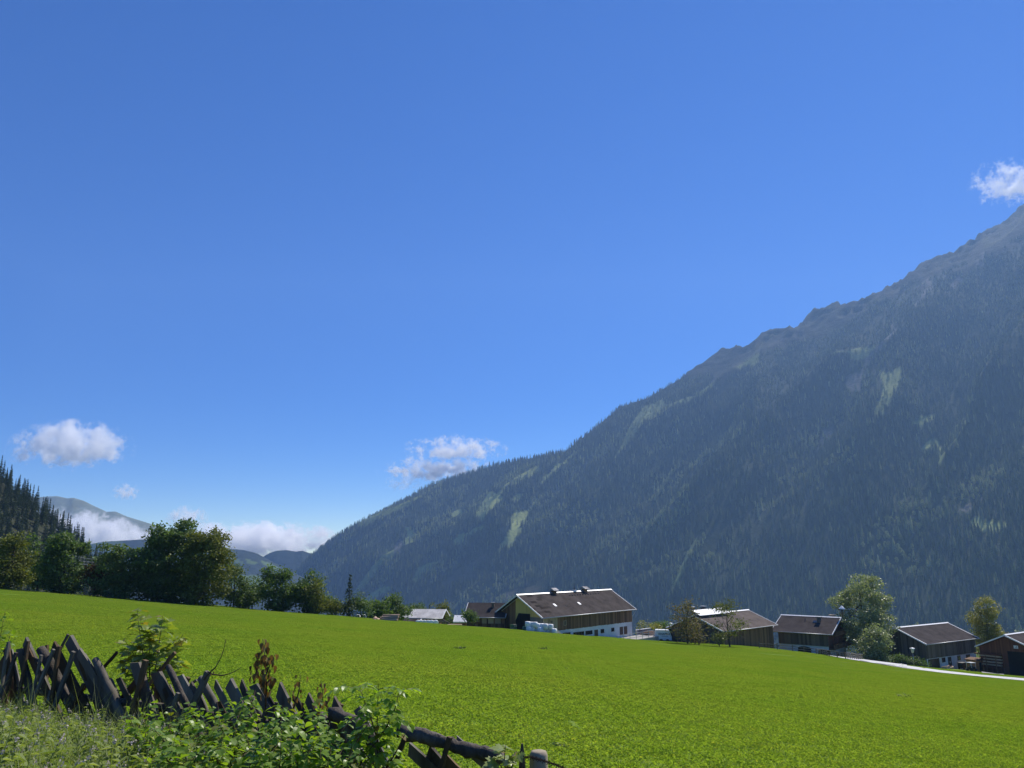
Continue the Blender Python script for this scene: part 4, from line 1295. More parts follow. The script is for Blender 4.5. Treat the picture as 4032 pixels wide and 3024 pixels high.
# --- farmhouse
k = 175 / 150
B = Farm('farmhouse', 'old farmhouse with dark timber upper floors on a white ground floor', (3277, 2498), 175, 141.5, 12.2, 21.5, 2.55, 7.0, side=-1, cat='house', oe=1.1, og=1.3)
B.W = 15.0; B.h = 3.05; B.slope = B.h / (B.W / 2)
B.L = 13.6
B.shell('white_render'); B.roof('roof_tile', ridge='white_metal')
zw = B.at(*on6(900, 1062))[2]
B.boards('barn_board_grey', 'front', B.og, B.L - B.og, zw, None, .45, 70, proud=.14)
zq = B.at(*on6(1500, 960), 'gable')[2]
B.boards('barn_board_red', 'gable', B.oe, B.W - B.oe, zq, None, .3, 71, proud=.1)
B.boards('barn_board_red', 'gable', B.oe, B.W - B.oe, zq - 1.0, zq - .02, .3, 72, proud=.1)
zf_ = zq - .9
bal = B.part('balcony', 'barn_board', B.og - 1.25, B.og - .16, B.oe - .3, B.W - B.oe + .3, zf_, zf_ + .16)
for i in range(34):
    v_ = B.oe - .2 + i * (B.W - 2 * B.oe + .4) / 33
    B.part('baluster', 'barn_board', B.og - 1.24, B.og - 1.18, v_ - .1, v_ + .1, zf_ + .16, zf_ + 1.0, bal)
B.part('handrail', 'barn_board', B.og - 1.32, B.og - 1.12, B.oe - .3, B.W - B.oe + .3, zf_ + 1.0, zf_ + 1.1, bal)
zu = zf_ + 2.7
b2 = B.part('balcony', 'barn_board', B.og - 1.0, B.og - .16, B.oe + 2.2, B.W - B.oe - 2.2, zu, zu + .14)
for i in range(22):
    v_ = B.oe + 2.3 + i * (B.W - 2 * B.oe - 4.6) / 21
    B.part('baluster', 'barn_board', B.og - .99, B.og - .93, v_ - .1, v_ + .1, zu + .14, zu + .9, b2)
B.part('handrail', 'barn_board', B.og - 1.06, B.og - .88, B.oe + 2.2, B.W - B.oe - 2.2, zu + .9, zu + 1.0, b2)
def gwin(v0, v1, z0, z1, name='window', fill='window_glass', proud=.16):
    mb = MB(); g = B.og
    for c in ((v0 - .1, v0, z0 - .1, z1 + .1), (v1, v1 + .1, z0 - .1, z1 + .1), (v0, v1, z1, z1 + .1), (v0, v1, z0 - .1, z0)):
        B.box(mb, g - proud, g - .004, *c)
    w = mb.build(name, M['frame_brown'], B.root)
    B.part('pane' if fill == 'window_glass' else 'door_leaf', fill, g - proud * .4, g - .006, v0 + .002, v1 - .002, z0 + .002, z1 - .002, w)
for v0, v1, z0, z1, nm, fl in ((1.6, 2.4, .9, 2.0, 'window', 'window_glass'), (3.9, 4.7, .9, 2.0, 'window', 'window_glass'), (6.3, 7.5, -.2, 2.2, 'door', 'brown_wood'), (9.0, 9.9, .9, 2.0, 'window', 'window_glass'), (11.6, 12.5, .9, 2.0, 'window', 'window_glass')):
    gwin(v0, v1, z0, z1, nm, fl)
for v0 in (2.4, 5.4, 8.8, 11.6):
    gwin(v0, v0 + .8, zf_ + .9, zf_ + 1.9)
for v0 in (5.3, 8.6):
    gwin(v0, v0 + .8, zu + .5, zu + 1.4)
# arches in the white wall
for p0, p1 in (((400, 1060), (740, 1150)), ((930, 1140), (1240, 1260))):
    a = B.at(*on6(*p0)); c = B.at(*on6(*p1)); u_a, u_b = sorted((a[0], c[0])); z0_, z1_ = sorted((a[2], c[2]))
    poly = [B.lv(u_a, B.oe - .03, -1.5), B.lv(u_b, B.oe - .03, -1.5)] + [B.lv(u_b - (u_b - u_a) * (.5 - .5 * math.cos(t)), B.oe - .03, z1_ - .45 + .45 * math.sin(t)) for t in np.linspace(0, math.pi, 9)]
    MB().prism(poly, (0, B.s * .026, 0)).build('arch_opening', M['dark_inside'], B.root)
u, v, _ = B.at(*on6(945, 450), 'roof'); B.chimney(u, v, .75, 1.0)
u, v, _ = B.at(*on6(842, 450), 'roof'); z = B.roofz(v)
MB().prism([B.lv(u - .45, v - .5, z - .5 * B.slope + .12), B.lv(u - .45, v + .5, z + .5 * B.slope + .12), B.lv(u - .45, v + .5, z + .5 * B.slope - .05), B.lv(u - .45, v - .5, z - .5 * B.slope - .05)], (.9, 0, 0)).build('skylight', M['window_glass'], B.r)
u, v, _ = B.at(*on6(590, 415), 'roof'); z = B.roofz(v); MB().tube([B.lv(u, v, z - .1), B.lv(u, v, z + .55)], .09, 8).build('vent_pipe', M['dark_metal'], B.r)
u = B.at(*on6(1205, 365), 'roof')[0]; B.chimney(u, B.W / 2 + 1.8, .9, 1.0, cap='light_board')
# farm bell under a little sheet roof
u = B.at(*on6(1530, 385), 'roof')[0]; z = B.H + B.h
bt = MB().tube([B.lv(u, B.W / 2, z - .2), B.lv(u, B.W / 2, z + 1.9)], .09, 6).build('bell_post', M['barn_board'], B.r)
bp = MB().tube([B.lv(u, B.W / 2, z + 1.95), B.lv(u, B.W / 2, z + 2.15), B.lv(u, B.W / 2, z + 2.7)], [.75, .6, .02], 8).build('bell_roof', M['white_metal'], bt)
MB().tube([B.lv(u, B.W / 2, z + 1.9), B.lv(u, B.W / 2, z + 1.75), B.lv(u, B.W / 2, z + 1.45), B.lv(u, B.W / 2, z + 1.35)], [.08, .2, .26, .36], 10).build('bell', M['dark_metal'], bt)
for sx in (-.5, .5):
    MB().tube([B.lv(u + sx, B.W / 2, z + 1.0), B.lv(u + sx, B.W / 2, z + 1.96)], .04, 5).build('bell_strut', M['barn_board'], bt)
MB().tube([B.lv(u - .5, B.W / 2, z + 1.02), B.lv(u + .5, B.W / 2, z + 1.02)], .04, 5).build('bell_strut', M['barn_board'], bt)

# --- grey barn on the right
k = 175 / 150
B = Farm('grey_barn', 'dark grey barn with white roof edges above a white stable wall', (3648, 2537), 175, 34.5, 20.1 * k, 10.5 * k * 1.1, 2.36 * k * 1.08, 5.6, oe=.7, og=.7)
B.shell('white_render'); B.roof('roof_tile', vw=.24)
zl = B.at(*on7(100, 1030))[2]; zr_ = B.at(*on7(750, 945))[2]
nst = 9
for i in range(nst):
    ua = B.og + (B.L - 2 * B.og) * i / nst; ub = B.og + (B.L - 2 * B.og) * (i + 1) / nst
    B.boards('barn_board_grey', 'front', ua, ub, zl + (zr_ - zl) * (i + .5) / nst, None, .34, 80 + i, proud=.1, ragged=.03)
B.boards('barn_board_grey', 'gable', B.oe, B.W - B.oe, -2.0, None, .34, 95, proud=.05)
B.window(*on5(1172, 1010), *on5(1290, 1106), name='garage_door', fill='brown_wood', panes=2, proud=.06)
for q in ((1320, 998, 1352, 1040), (1488, 975, 1518, 1018)):
    B.window(*on5(*q[:2]), *on5(*q[2:]))
for q in ((1388, 990, 1420, 1082), (1588, 962, 1625, 1080)):
    B.window(*on5(*q[:2]), *on5(*q[2:]), name='door', fill='brown_wood', proud=.06)
a = B.at(*on7(265, 1178))
B.part('paper_notice', 'white_metal', a[0] - .1, a[0] + .1, B.oe - .08, B.oe - .065, a[2] - .2, a[2] + .2)
u = B.at(*on7(905, 600))[0]
MB().tube([B.lv(u, -.14, B.H - .1), B.lv(u, B.oe - .16, B.H - .6), B.lv(u, B.oe - .16, -.5)], .06, 6).build('downpipe', M['grey_metal'], B.root)
# verge rafters of the gable shelter
B.part('side_board', 'barn_board', -1.6, B.og - .06, B.W - B.oe - .4, B.W - B.oe, .5, 2.6)
RB = B

# --- brown open shed at the right edge
N8 = P(4075, 2556, 168)
B = Farm('timber_shed', 'red brown gabled shed storing sawn planks at the right edge', (4092, 2566), 168, 36, 14, 12.6, 2.85, 5.0, oe=.5, og=.9, cat='shed')
B.shell('barn_board_red'); B.roof('roof_tile', vw=.3, gutter=None)
v_a = B.at(*on7(1780, 1000), 'gable')[1]; z_a = B.at(*on7(1900, 895), 'gable')[2]
B.boards('barn_board_red', 'gable', v_a + .02, B.W - B.oe, -2, None, .3, 97, proud=.04)
B.boards('barn_board_red', 'gable', B.oe, v_a, z_a, None, .3, 98, proud=.04)
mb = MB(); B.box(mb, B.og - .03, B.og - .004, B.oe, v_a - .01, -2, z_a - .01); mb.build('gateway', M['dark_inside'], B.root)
a = B.at(*on7(1930, 735), 'gable'); c = B.at(*on7(2060, 828), 'gable')
v0_, v1_ = sorted((a[1], c[1]))
sg = B.part('sign_panel', 'white_render', B.og - .1, B.og - .07, v0_, v1_, c[2], a[2])
for i in range(3):
    zz = c[2] + (a[2] - c[2]) * (.25 + .25 * i)
    B.part('print_line', 'ink', B.og - .104, B.og - .1, v0_ + .2, v1_ - .2 - .15 * i, zz - .03, zz + .03, sg)
TS = B
# planks stored along its gable, each rack arm carrying one bundle
zs = [(970, 1640, 960, 1012, 'barn_board_red'), (1010, 1640, 1060, 1052, 'timber_fresh'), (1090, 1665, 1200, 1140, 'timber_fresh'), (1165, 1660, 1190, 1200, 'timber_fresh'), (1235, 1650, 1160, 1270, 'timber_fresh'), (1300, 1640, 1210, 1335, 'barn_board_red')]
for i, (zy0, zx1, zx0, zy1, mt) in enumerate(zs):
    a = B.at(*on7(zx1, zy0), 'gable'); c = B.at(*on7(zx0, zy1), 'gable')
    v0_, v1_ = sorted((a[1], c[1])); z0_, z1_ = sorted((a[2], c[2]))
    z0_ = z1_ - .32
    rt = empty('plank_bundle', B.root.matrix_basis @ Vector(B.lv(B.og - .75, v0_, z0_)), B.a)
    nw = 3
    for j in range(nw):
        mb = MB().box((-.2 + j * .26, 0, 0), (.04 + j * .26, v1_ - v0_, .09)); mb.build('plank', M[mt], rt)
        mb = MB().box((-.2 + j * .26, .1, .12), (.04 + j * .26, v1_ - v0_ - .06 * j, .21)); mb.build('plank', M[mt], rt)
    tag(rt, ['red brown plank bundle topmost in the rack of the timber shed', 'pale plank bundle second from the top in the timber shed rack', 'thick pale plank bundle at the middle of the timber shed rack',
             'pale plank bundle just below the thick middle one in the rack', 'pale plank bundle second from the bottom of the timber shed rack', 'dark plank bundle lowest in the timber shed rack'][i], 'planks', 'sawn planks stored at the timber shed')
for v_ in (v0_ + .7, v1_ - .7):
    B.part('rack_post', 'barn_board', B.og - 1.15, B.og - 1.03, v_ - .07, v_ + .07, -2, 3.2)
# small orange hut between them
q = P(*on7(985, 1345), 177)
ho = empty('orange_hut', (q.x, q.y, gz(q.x, q.y) - .3), math.radians(34))
mb = MB().box((0, 0, -1), (2.3, 2.2, 2.7)); mb.build('wall', M['orange_wood'], ho)
MB().prism([(-.3, -.4, 2.55), (2.7, -.4, 2.8), (2.7, -.4, 2.95), (-.3, -.4, 2.7)], (0, 2.9, 0)).build('roof', M['barn_board'], ho)
w_ = MB().box((1.0, -.06, .1), (1.9, -.004, 2.1)).build('door', M['frame_brown'], ho)
MB().box((1.08, -.08, .15), (1.82, -.062, 2.02)).build('door_leaf', M['dark_inside'], w_)
for x in (.05, 2.2):
    MB().box((x - .09, -.38, -1), (x + .09, -.22, 2.5)).build('post', M['orange_wood'], ho)
tag(ho, 'small orange wooden hut between grey barn and timber shed', 'hut')

# ------------------------------------------------------------------ road, yards, farm clutter
def ground_strip(name, left, right, mat, label, lift=.05, n=5):
    """a sheet laid on the ground between two picture polylines"""
    def dense(pl):
        out = []
        for a, b in zip(pl[:-1], pl[1:]):
            for i in range(8): out.append((a[0] + (b[0] - a[0]) * i / 8, a[1] + (b[1] - a[1]) * i / 8))
        return out + [pl[-1]]
    A = [hit(*p) for p in dense(left)]; C = [hit(*p) for p in dense(right)]
    V = []
    for a, c in zip(A, C):
        for i in range(n):
            q = a.lerp(c, i / (n - 1)); V.append((q.x, q.y, gz(q.x, q.y) + lift))
    m = len(A); i, j = np.meshgrid(np.arange(m - 1), np.arange(n - 1), indexing='ij'); k = i * n + j
    me = mesh_np(name, V, np.stack([k, k + 1, k + n + 1, k + n], -1).reshape(-1, 4), M[mat], True)
    return tag(new(name, me), label, None, None, 'structure')

ground_strip('road', [(2950, 2541), (3060, 2546), (3200, 2563), (3330, 2585), (3450, 2604), (3560, 2620), (3700, 2640), (3850, 2657), (4032, 2672), (4300, 2694)],
             [(2950, 2543), (3060, 2550), (3200, 2570), (3330, 2594), (3450, 2613), (3560, 2631), (3700, 2649), (3850, 2664), (4032, 2681), (4300, 2704)],
             'asphalt_pale', 'narrow pale farm road along the edge of the meadow')
ground_strip('yard', [(3385, 2588), (3420, 2588), (3470, 2590), (3520, 2602), (3570, 2616)], [(3385, 2601), (3430, 2609), (3480, 2616), (3530, 2625), (3572, 2630)],
             'asphalt_pale', 'bright paved yard between farmhouse and grey barn', lift=.07)
ground_strip('pavement', [(3860, 2642), (3900, 2644), (3960, 2647), (4040, 2650), (4150, 2655)], [(3866, 2632), (3900, 2633), (3960, 2636), (4040, 2640), (4150, 2645)],
             'concrete', 'grey paved strip before the timber shed', lift=.06)

# concrete yard, pit wall and railing before the great barn
B = GB
zy = B.at(2485, 2503)[2]
y0, y1 = B.L * .42, B.L + 3.5
pv = new('barn_yard', MB().box((y0, -4.6, zy - 1.2), (y1, B.oe - .02, zy)).mesh('barn_yard', M['concrete']), None, B.root.location, (0, 0, B.a))
tag(pv, 'raised concrete yard along the stable wall of the great barn', None, None, 'structure')
def inbarn(u, v, z): return B.root.matrix_basis @ Vector((u, v, z))
rail = empty('metal_railing', inbarn(B.L * .56, -4.4, zy), B.a)
Lr = B.L * .44
for i in range(7):
    MB().tube([(Lr * i / 6, 0, 0), (Lr * i / 6, 0, 1.35)], .055, 6).build('post', M['grey_metal'], rail)
for z in (.45, .85, 1.3):
    MB().tube([(0, 0, z), (Lr, 0, z)], .035, 6).build('rail', M['grey_metal'], rail)
for i in range(3):
    MB().tube([(Lr, 1.4 * (i + 1), 0), (Lr, 1.4 * (i + 1), 1.35)], .055, 6).build('post', M['grey_metal'], rail)
for z in (.5, 1.3):
    MB().tube([(Lr, 0, z), (Lr, 4.2, z)], .035, 6).build('rail', M['grey_metal'], rail)
tag(rail, 'galvanised metal railing before the white stable wall', 'railing')
pw = empty('pit_wall', inbarn(B.L + 1.0, -2.0, zy), B.a)
MB().box((0, 2.6, -1), (6.0, 2.85, .95)).build('back_wall', M['concrete'], pw)
MB().box((2.6, -1.2, -1.2), (6.0, -.95, .75)).build('front_wall', M['concrete'], pw)
MB().box((0, 2.5, .952), (6.1, 2.95, 1.05)).build('coping', M['white_render'], pw)
MB().box((2.5, -1.3, .752), (6.1, -.85, .83)).build('coping', M['concrete'], pw)
tag(pw, 'low concrete walls of the dung pit right of the great barn', 'wall')
rsm = np.random.RandomState(3)
gx, gy = np.meshgrid(np.linspace(0, 1, 26), np.linspace(0, 1, 14), indexing='ij')
hz = np.sin(np.pi * gx) ** .5 * np.sin(np.pi * gy) ** .5 * (.55 + .5 * fbm(gx * 9, gy * 6, 3))
Vm = np.stack([gx * 4.3, gy * 3.2, hz], -1).reshape(-1, 3); i, j = np.meshgrid(np.arange(25), np.arange(13), indexing='ij'); kk = i * 14 + j
dm = new('dung_heap', mesh_np('dung_heap', Vm, np.stack([kk, kk + 14, kk + 15, kk + 1], -1).reshape(-1, 4), M['manure'], True), None, inbarn(B.L + 1.3, -2.8, zy), (0, 0, B.a))
tag(dm, 'brown dung heap inside the low concrete pit walls', 'dung heap')

# white muck spreader with its lettering, beside the long barn
c = P(2612, 2522, 174)
sp_ = empty('spreader', (c.x, c.y, c.z - .6), math.radians(-8))
s_ = 60 / F * 176
MB().prism([(-s_ * .48, -.9, .75), (s_ * .5, -.9, .75), (s_ * .5, -.9, 1.5), (s_ * .36, -.9, 2.75), (-s_ * .48, -.9, 2.75), (-s_ * .52, -.9, 1.7)], (0, 1.8, 0)).build('body', M['white_metal'], sp_)
for i in range(4):
    MB().box((-s_ * .47 + i * s_ * .205, -1.0, 2.755), (-s_ * .47 + (i + 1) * s_ * .205 - .06, 1.0, 2.87)).build('lid', M['white_metal'], sp_)
for x in (-s_ * .15, s_ * .25):
    for yv in (-.95, .75):
        wv = MB().tube([(x, yv, .5), (x, yv + .22, .5)], .5, 14).build('wheel', M['machine_black'], sp_)
MB().box((-s_ * .5, -.5, .45), (s_ * .5, .5, .7)).build('chassis', M['dark_metal'], sp_)
fc = bpy.data.curves.new('lettering', 'FONT'); fc.body = 'KNAPP-B'; fc.size = .62; fc.align_x = 'CENTER'; fc.extrude = .008; fc.offset = .012
fc.materials.append(M['ink'])
_t = bpy.data.objects.new('lettering_curve', fc); col.objects.link(_t)
bpy.context.view_layer.update()
_m = bpy.data.meshes.new_from_object(_t.evaluated_get(bpy.context.evaluated_depsgraph_get()))
bpy.data.objects.remove(_t)
new('lettering', _m, sp_, (s_ * .06, -.912, 1.85), (math.pi / 2, 0, 0))
MB().box((-s_ * .1, -.906, 1.55), (s_ * .3, -.901, 1.62)).build('print_line', M['ink'], sp_)
tag(sp_, 'white spreader vehicle with dark lettering beside the long barn', 'vehicle')

# wrapped bales
def bale_mesh():
    mb = MB(); n = 14
    mb.tube([(0, 0, 0), (0, 0, .05), (0, 0, .6), (0, 0, 1.13), (0, 0, 1.2)], [.5, .62, .65, .62, .48], n)
    return mb.mesh('bale', M['bale_wrap'], True)
BM = bale_mesh()
def bale(loc, rot, label, group, sc_=1.0, mesh=None):
    o = new('wrapped_bale', mesh or BM, None, loc, rot, (sc_, sc_, sc_))
    return tag(o, label, 'bale', group)
stack = [(onb(900, 1180), 0), (onb(1010, 1185), 0), (onb(1120, 1190), 0), (onb(1220, 1200), 0), (onb(1320, 1205), 0), (onb(1460, 1215), 0), (onb(1640, 1235), 0),
         (onb(870, 1030), 1), (onb(960, 1035), 1), (onb(1080, 1040), 1), (onb(1155, 1080), 1), (onb(1270, 1085), 1), (onb(1385, 1092), 1), (onb(1530, 1105), 1)]
names = ['leftmost bale in the bottom row of the white bale stack', 'second bale from the left in the bottom row of the stack', 'third bale from the left in the bottom row of the stack', 'middle bale in the bottom row of the white stack',
         'third bale from the right in the bottom row of the stack', 'second bale from the right in the bottom row of the stack', 'rightmost single white bale at the foot of the stack beside the ramp',
         'leftmost bale in the top row of the white bale stack', 'second bale from the left in the top row of the stack', 'third bale from the left in the top row of the stack', 'middle bale in the top row, set lower than its left neighbours',
         'third bale from the right in the top row of the stack', 'second bale from the right in the top row of the stack', 'bright rightmost bale in the top row of the white stack']
for i, ((bx, by), lv) in enumerate(stack):
    Yb = 147.0 + .25 * (i % 3)
    q = P(bx, by, Yb)
    bale((q.x, q.y, q.z), (rsm.uniform(-.04, .04), rsm.uniform(-.04, .04), rsm.rand() * 6), names[i], 'white wrapped bales stacked by the great barn', .84 * rsm.uniform(.97, 1.04))
gm = BM.copy(); gm.materials.clear(); gm.materials.append(M['bale_wrap_green'])
q = P(*onb(795, 1165), 147.3); bale((q.x, q.y, q.z), (0, 0, .3), 'single dark green wrapped bale at the left of the white stack', 'white wrapped bales stacked by the great barn', .8, gm)
for i, zx in enumerate((460, 525, 600, 680, 760, 850)):
    q = P(*ond(zx, 725), 150)
    bale((q.x, q.y + .6, q.z + .45), (math.pi / 2, 0, .25), ['%s bale of the row lying before the pale roofed shed' % w for w in ('leftmost', 'second', 'third', 'fourth', 'fifth', 'rightmost')][i], 'bales lying in a row before the pale roofed shed', .72)
for i, (zx, zy_) in enumerate(((1125, 955), (1165, 955))):
    q = P(900 + zx * .452, 2000 + zy_ * .452, 141)
    bale((q.x, q.y + .5, q.z + .1), (math.pi / 2, 0, .4 * i), ['left of two white bales peeping over the meadow edge', 'right of two white bales peeping over the meadow edge'][i], 'two bales at the meadow edge', .7)
# blue crates in the shade of the gable
q = P(*onb(390, 1110), 149)
cr = empty('crate_stack', (q.x, q.y, q.z - .1), .5)
for i in range(2):
    for j in range(2):
        MB().box((j * .62, 0, i * .55), (j * .62 + .58, .6, i * .55 + .5)).build('crate', M['bale_wrap_green' if (i + j) % 2 else 'dull_grey_board'], cr)
tag(cr, 'stacked pale and dark crates in the shade of the gable', 'crates')
# stone ramp beside the bales
q = P(*onb(1720, 1130), 148.5); q2 = P(*onb(1900, 1250), 151)
rp = MB().prism([(0, 0, -1.5), (0, 0, .15), ((q2 - q).length, 0, q2.z - q.z), ((q2 - q).length, 0, -2.5)], (0, .5, 0)).build('ramp_wall', M['concrete'])
rp.location = q; rp.rotation_euler = (0, 0, math.atan2(q2.y - q.y, q2.x - q.x)); tag(rp, 'sloping concrete ramp wall right of the bale stack', 'wall')

# log pile
lp = empty('log_pile', hit(1525, 2443)); lp.location.z -= .3
rl = random.Random(9)
lgm = [MB().tube([(-1.6, 0, 0), (1.6, 0, 0)], .17, 8).mesh('log', M['log_end']), MB().tube([(-1.6, 0, 0), (1.6, 0, 0)], .13, 8).mesh('log', M['log_end'])]
for row in range(5):
    for i in range(6 - row):
        new('log', rl.choice(lgm), lp, (rl.uniform(-.3, .3) + row * .1, i * .34 + row * .17, .15 + row * .29), (0, rl.uniform(-.06, .06), rl.uniform(-.12, .12)))
for i in range(9):
    new('log', rl.choice(lgm), lp, (-2.4 + rl.uniform(-.3, .3), 0.3 + i % 5 * .34, .2 + (i // 5) * .3 + .25), (0, rl.uniform(-.1, .1), math.pi / 2 + rl.uniform(-.3, .3)))
lp.scale = (.78, .78, .78)
tag(lp, 'pile of peeled logs at the meadow edge left of the pale roofed shed', 'log pile')
# beams lying right of the shed
q = P(*ond(1265, 735), 152)
bs = empty('beam_stack', q)
for i in range(3):
    MB().box((-1.4 + .1 * i, i * .3, 0), (1.4, i * .3 + .22, .2)).build('beam', M['timber_fresh'], bs)
tag(bs, 'pale beams lying on the grass before the white roofed hut', 'beams')
q = P(*ond(1010, 700), 153)
bs = empty('scrap_timber', q); rl = random.Random(4)
for i in range(7):
    a = MB().box((-.9, -.06, 0), (.9, .06, .1)).build('board', M['weathered_wood'], bs); a.location = (rl.uniform(-.8, .8), rl.uniform(-.4, .4), rl.uniform(0, .5)); a.rotation_euler = (0, rl.uniform(-.5, .5), rl.uniform(-1, 1))
tag(bs, 'heap of old boards at the right end of the pale roofed shed', 'boards')

# road fence: posts and rails
def rail_fence(name, label, pts, hgt=1.0, rails=(.45, .85), mat='weathered_wood', pr=.08):
    W3 = [hit(*p) for p in pts]
    root = empty(name, W3[0])
    for a, b in zip(W3[:-1], W3[1:]):
        n_ = max(1, int(round((b - a).length / 2.6)))
        for i in range(n_):
            q = a.lerp(b, i / n_); q.z = gz(q.x, q.y)
            r_ = a.lerp(b, (i + 1) / n_); r_.z = gz(r_.x, r_.y)
            MB().tube([q - W3[0] + Vector((0, 0, -.3)), q - W3[0] + Vector((0, 0, hgt))], pr, 7).build('post', M[mat], root)
            for h_ in rails:
                d_ = (r_ - q).normalized(); sd = Vector((d_.y, -d_.x, 0)) * (pr + .02)
                MB().tube([q - W3[0] + Vector((0, 0, h_)) + sd, r_ - W3[0] + Vector((0, 0, h_ + rl.uniform(-.03, .03))) + sd], .06, 6).build('rail', M[mat], root)
    tag(root, label, 'fence')
rail_fence('rail_fence', 'old wooden rail fence between long barn and farm road', [(2990, 2537), (3060, 2538), (3120, 2543), (3165, 2552), (3215, 2572)], 1.15)
rail_fence('rail_fence', 'garden rail fence before the white ground floor of the farmhouse', [(3215, 2573), (3265, 2584), (3330, 2594), (3395, 2590)], 1.0, (.3, .6, .9))

# street lamps
def street_lamp(px, py, Y, label, top_py):
    g_ = P(px, py, Y); top = P(px, top_py, Y).z
    o = empty('street_lamp', g_); h_ = top - g_.z
    MB().tube([(0, 0, -.4), (0, 0, h_ - 1.0)], [.07, .05], 8).build('pole', M['grey_metal'], o, smooth_=True)
    MB().tube([(0, 0, h_ - 1.0), (0, 0, h_ - .9), (0, 0, h_ - .2), (0, 0, h_ - .15)], [.12, .24, .36, .34], 12).build('lamp_shade', M['lamp_shade'], o, smooth_=True)
    MB().tube([(0, 0, h_ - .15), (0, 0, h_ - .06), (0, 0, h_ + .05)], [.55, .5, .1], 14).build('lamp_cap', M['white_metal'], o, smooth_=True)
    tag(o, label, 'street lamp')
street_lamp(3599, 2618, 168, 'street lamp with pale glass shade before the grey barn', 2551)
street_lamp(2642, 2482, 205, 'small far lamp with round white top behind the side shed', 2453)

# quad vehicle and implements at the grey barn
q = hit(3827, 2643)
qd = empty('quad', q, .5)
MB().prism([(-.9, -.45, .45), (.9, -.45, .45), (1.0, -.45, .8), (.3, -.45, 1.0), (-.3, -.45, .85), (-.9, -.45, .95)], (0, .9, 0)).build('body', M['machine_black'], qd)
MB().prism([(-.95, -.6, 1.75), (.75, -.6, 1.7), (.8, -.6, 1.8), (-.9, -.6, 1.88)], (0, 1.2, 0)).build('roof', M['white_metal'], qd)
for x in (-.85, .65):
    for yv in (-.55, .55): MB().tube([(x, yv, .8), (x * .95, yv, 1.75)], .035, 5).build('roof_post', M['white_metal'], qd)
for x in (-.7, .7):
    for yv in (-.6, .42):
        wv = MB().tube([(x, yv, .32), (x, yv + .2, .32)], .34, 12).build('wheel', M['machine_black'], qd)
MB().box((-.3, -.3, .95), (.3, .3, 1.15)).build('seat', M['dark_metal'], qd)
for yv in (-.3, .2): MB().box((1.0, yv, .62), (1.03, yv + .12, .74)).build('headlight', M['white_metal'], qd)
tag(qd, 'small buggy with white roof parked at the end of the grey barn', 'vehicle')
im = empty('farm_implement', hit(3790, 2637), .6)
MB().box((-.9, -.5, .4), (.9, .5, 1.5)).build('box', M['machine_black'], im)
MB().box((-1.0, -.6, 1.5), (1.0, .6, 1.56)).build('lid', M['dark_metal'], im)
for yv in (-.62, .46): MB().tube([(-.3, yv, .35), (-.3, yv + .16, .35)], .36, 12).build('wheel', M['machine_black'], im)
MB().tube([(.9, 0, .5), (2.0, 0, .4)], .06, 6).build('drawbar', M['dark_metal'], im)
tag(im, 'dark boxed farm implement before the white stable wall of the grey barn', 'machine')
wp = empty('wood_heap', hit(3735, 2634), .5); rl = random.Random(12)
for i in range(16):
    o = new('log', lgm[i % 2], wp, (rl.uniform(-1.6, 1.6), rl.uniform(-.3, .3), .15 + rl.uniform(0, .5)), (rl.uniform(-.3, .3), rl.uniform(-.3, .3), rl.uniform(-.6, .6)), (.3, 1, 1))
tag(wp, 'low heap of split wood under the window of the grey barn', 'wood heap')
# dark hedge bushes at the gable of the grey barn
broad_tree('bush', 'dark shrub in the shade of the grey barn gable', 3578, 173, 2590, 62, 'leaf_dark', 301, 'bush', 'bush', leaf=.3, dens=1.2)
broad_tree('bush', 'dark low bush left of the grey barn gable', 3490, 176, 2573, 70, 'leaf_dark', 302, 'bush', 'bush', leaf=.3, dens=1.2)
for i, (px, py, Y) in enumerate(((3965, 2468, 620), (3940, 2484, 600), (3985, 2478, 640))):
    broad_tree('bush', ['round green bush on the valley meadow at the right', 'small brownish bush on the valley meadow', 'grey green bush beside the round one on the valley meadow'][i], px, Y, py, 34, ['leaf_mid', 'leaf_rust', 'leaf_grey'][i], 310 + i, 'bush', 'bush', leaf=1.0, csize=1.2, dens=.5)

# power line over the left trees
pl = empty('power_line', P(-200, 2050, 230))
for i, (a, b) in enumerate((((-200, 2050), (390, 2205)), ((-200, 2085), (385, 2215)), ((-200, 2110), (380, 2225)))):
    A_ = P(a[0], a[1], 170); C_ = P(b[0], b[1], 330)
    ptsw = [A_.lerp(C_, t) - Vector((0, 0, 5 * t * (1 - t))) - pl.location for t in np.linspace(0, 1, 14)]
    MB().tube(ptsw, .035, 4).build('wire', M['grey_metal'], pl)
for end in (P(-200, 2080, 170), P(385, 2215, 330)):
    g_ = gz(end.x, end.y)
    MB().tube([Vector((end.x, end.y, g_)) - pl.location, Vector((end.x, end.y, end.z + 1.5)) - pl.location], [.18, .12], 7).build('pole', M['trunk_bark'], pl)
tag(pl, 'thin power line wires crossing before the left spruces', 'power line')

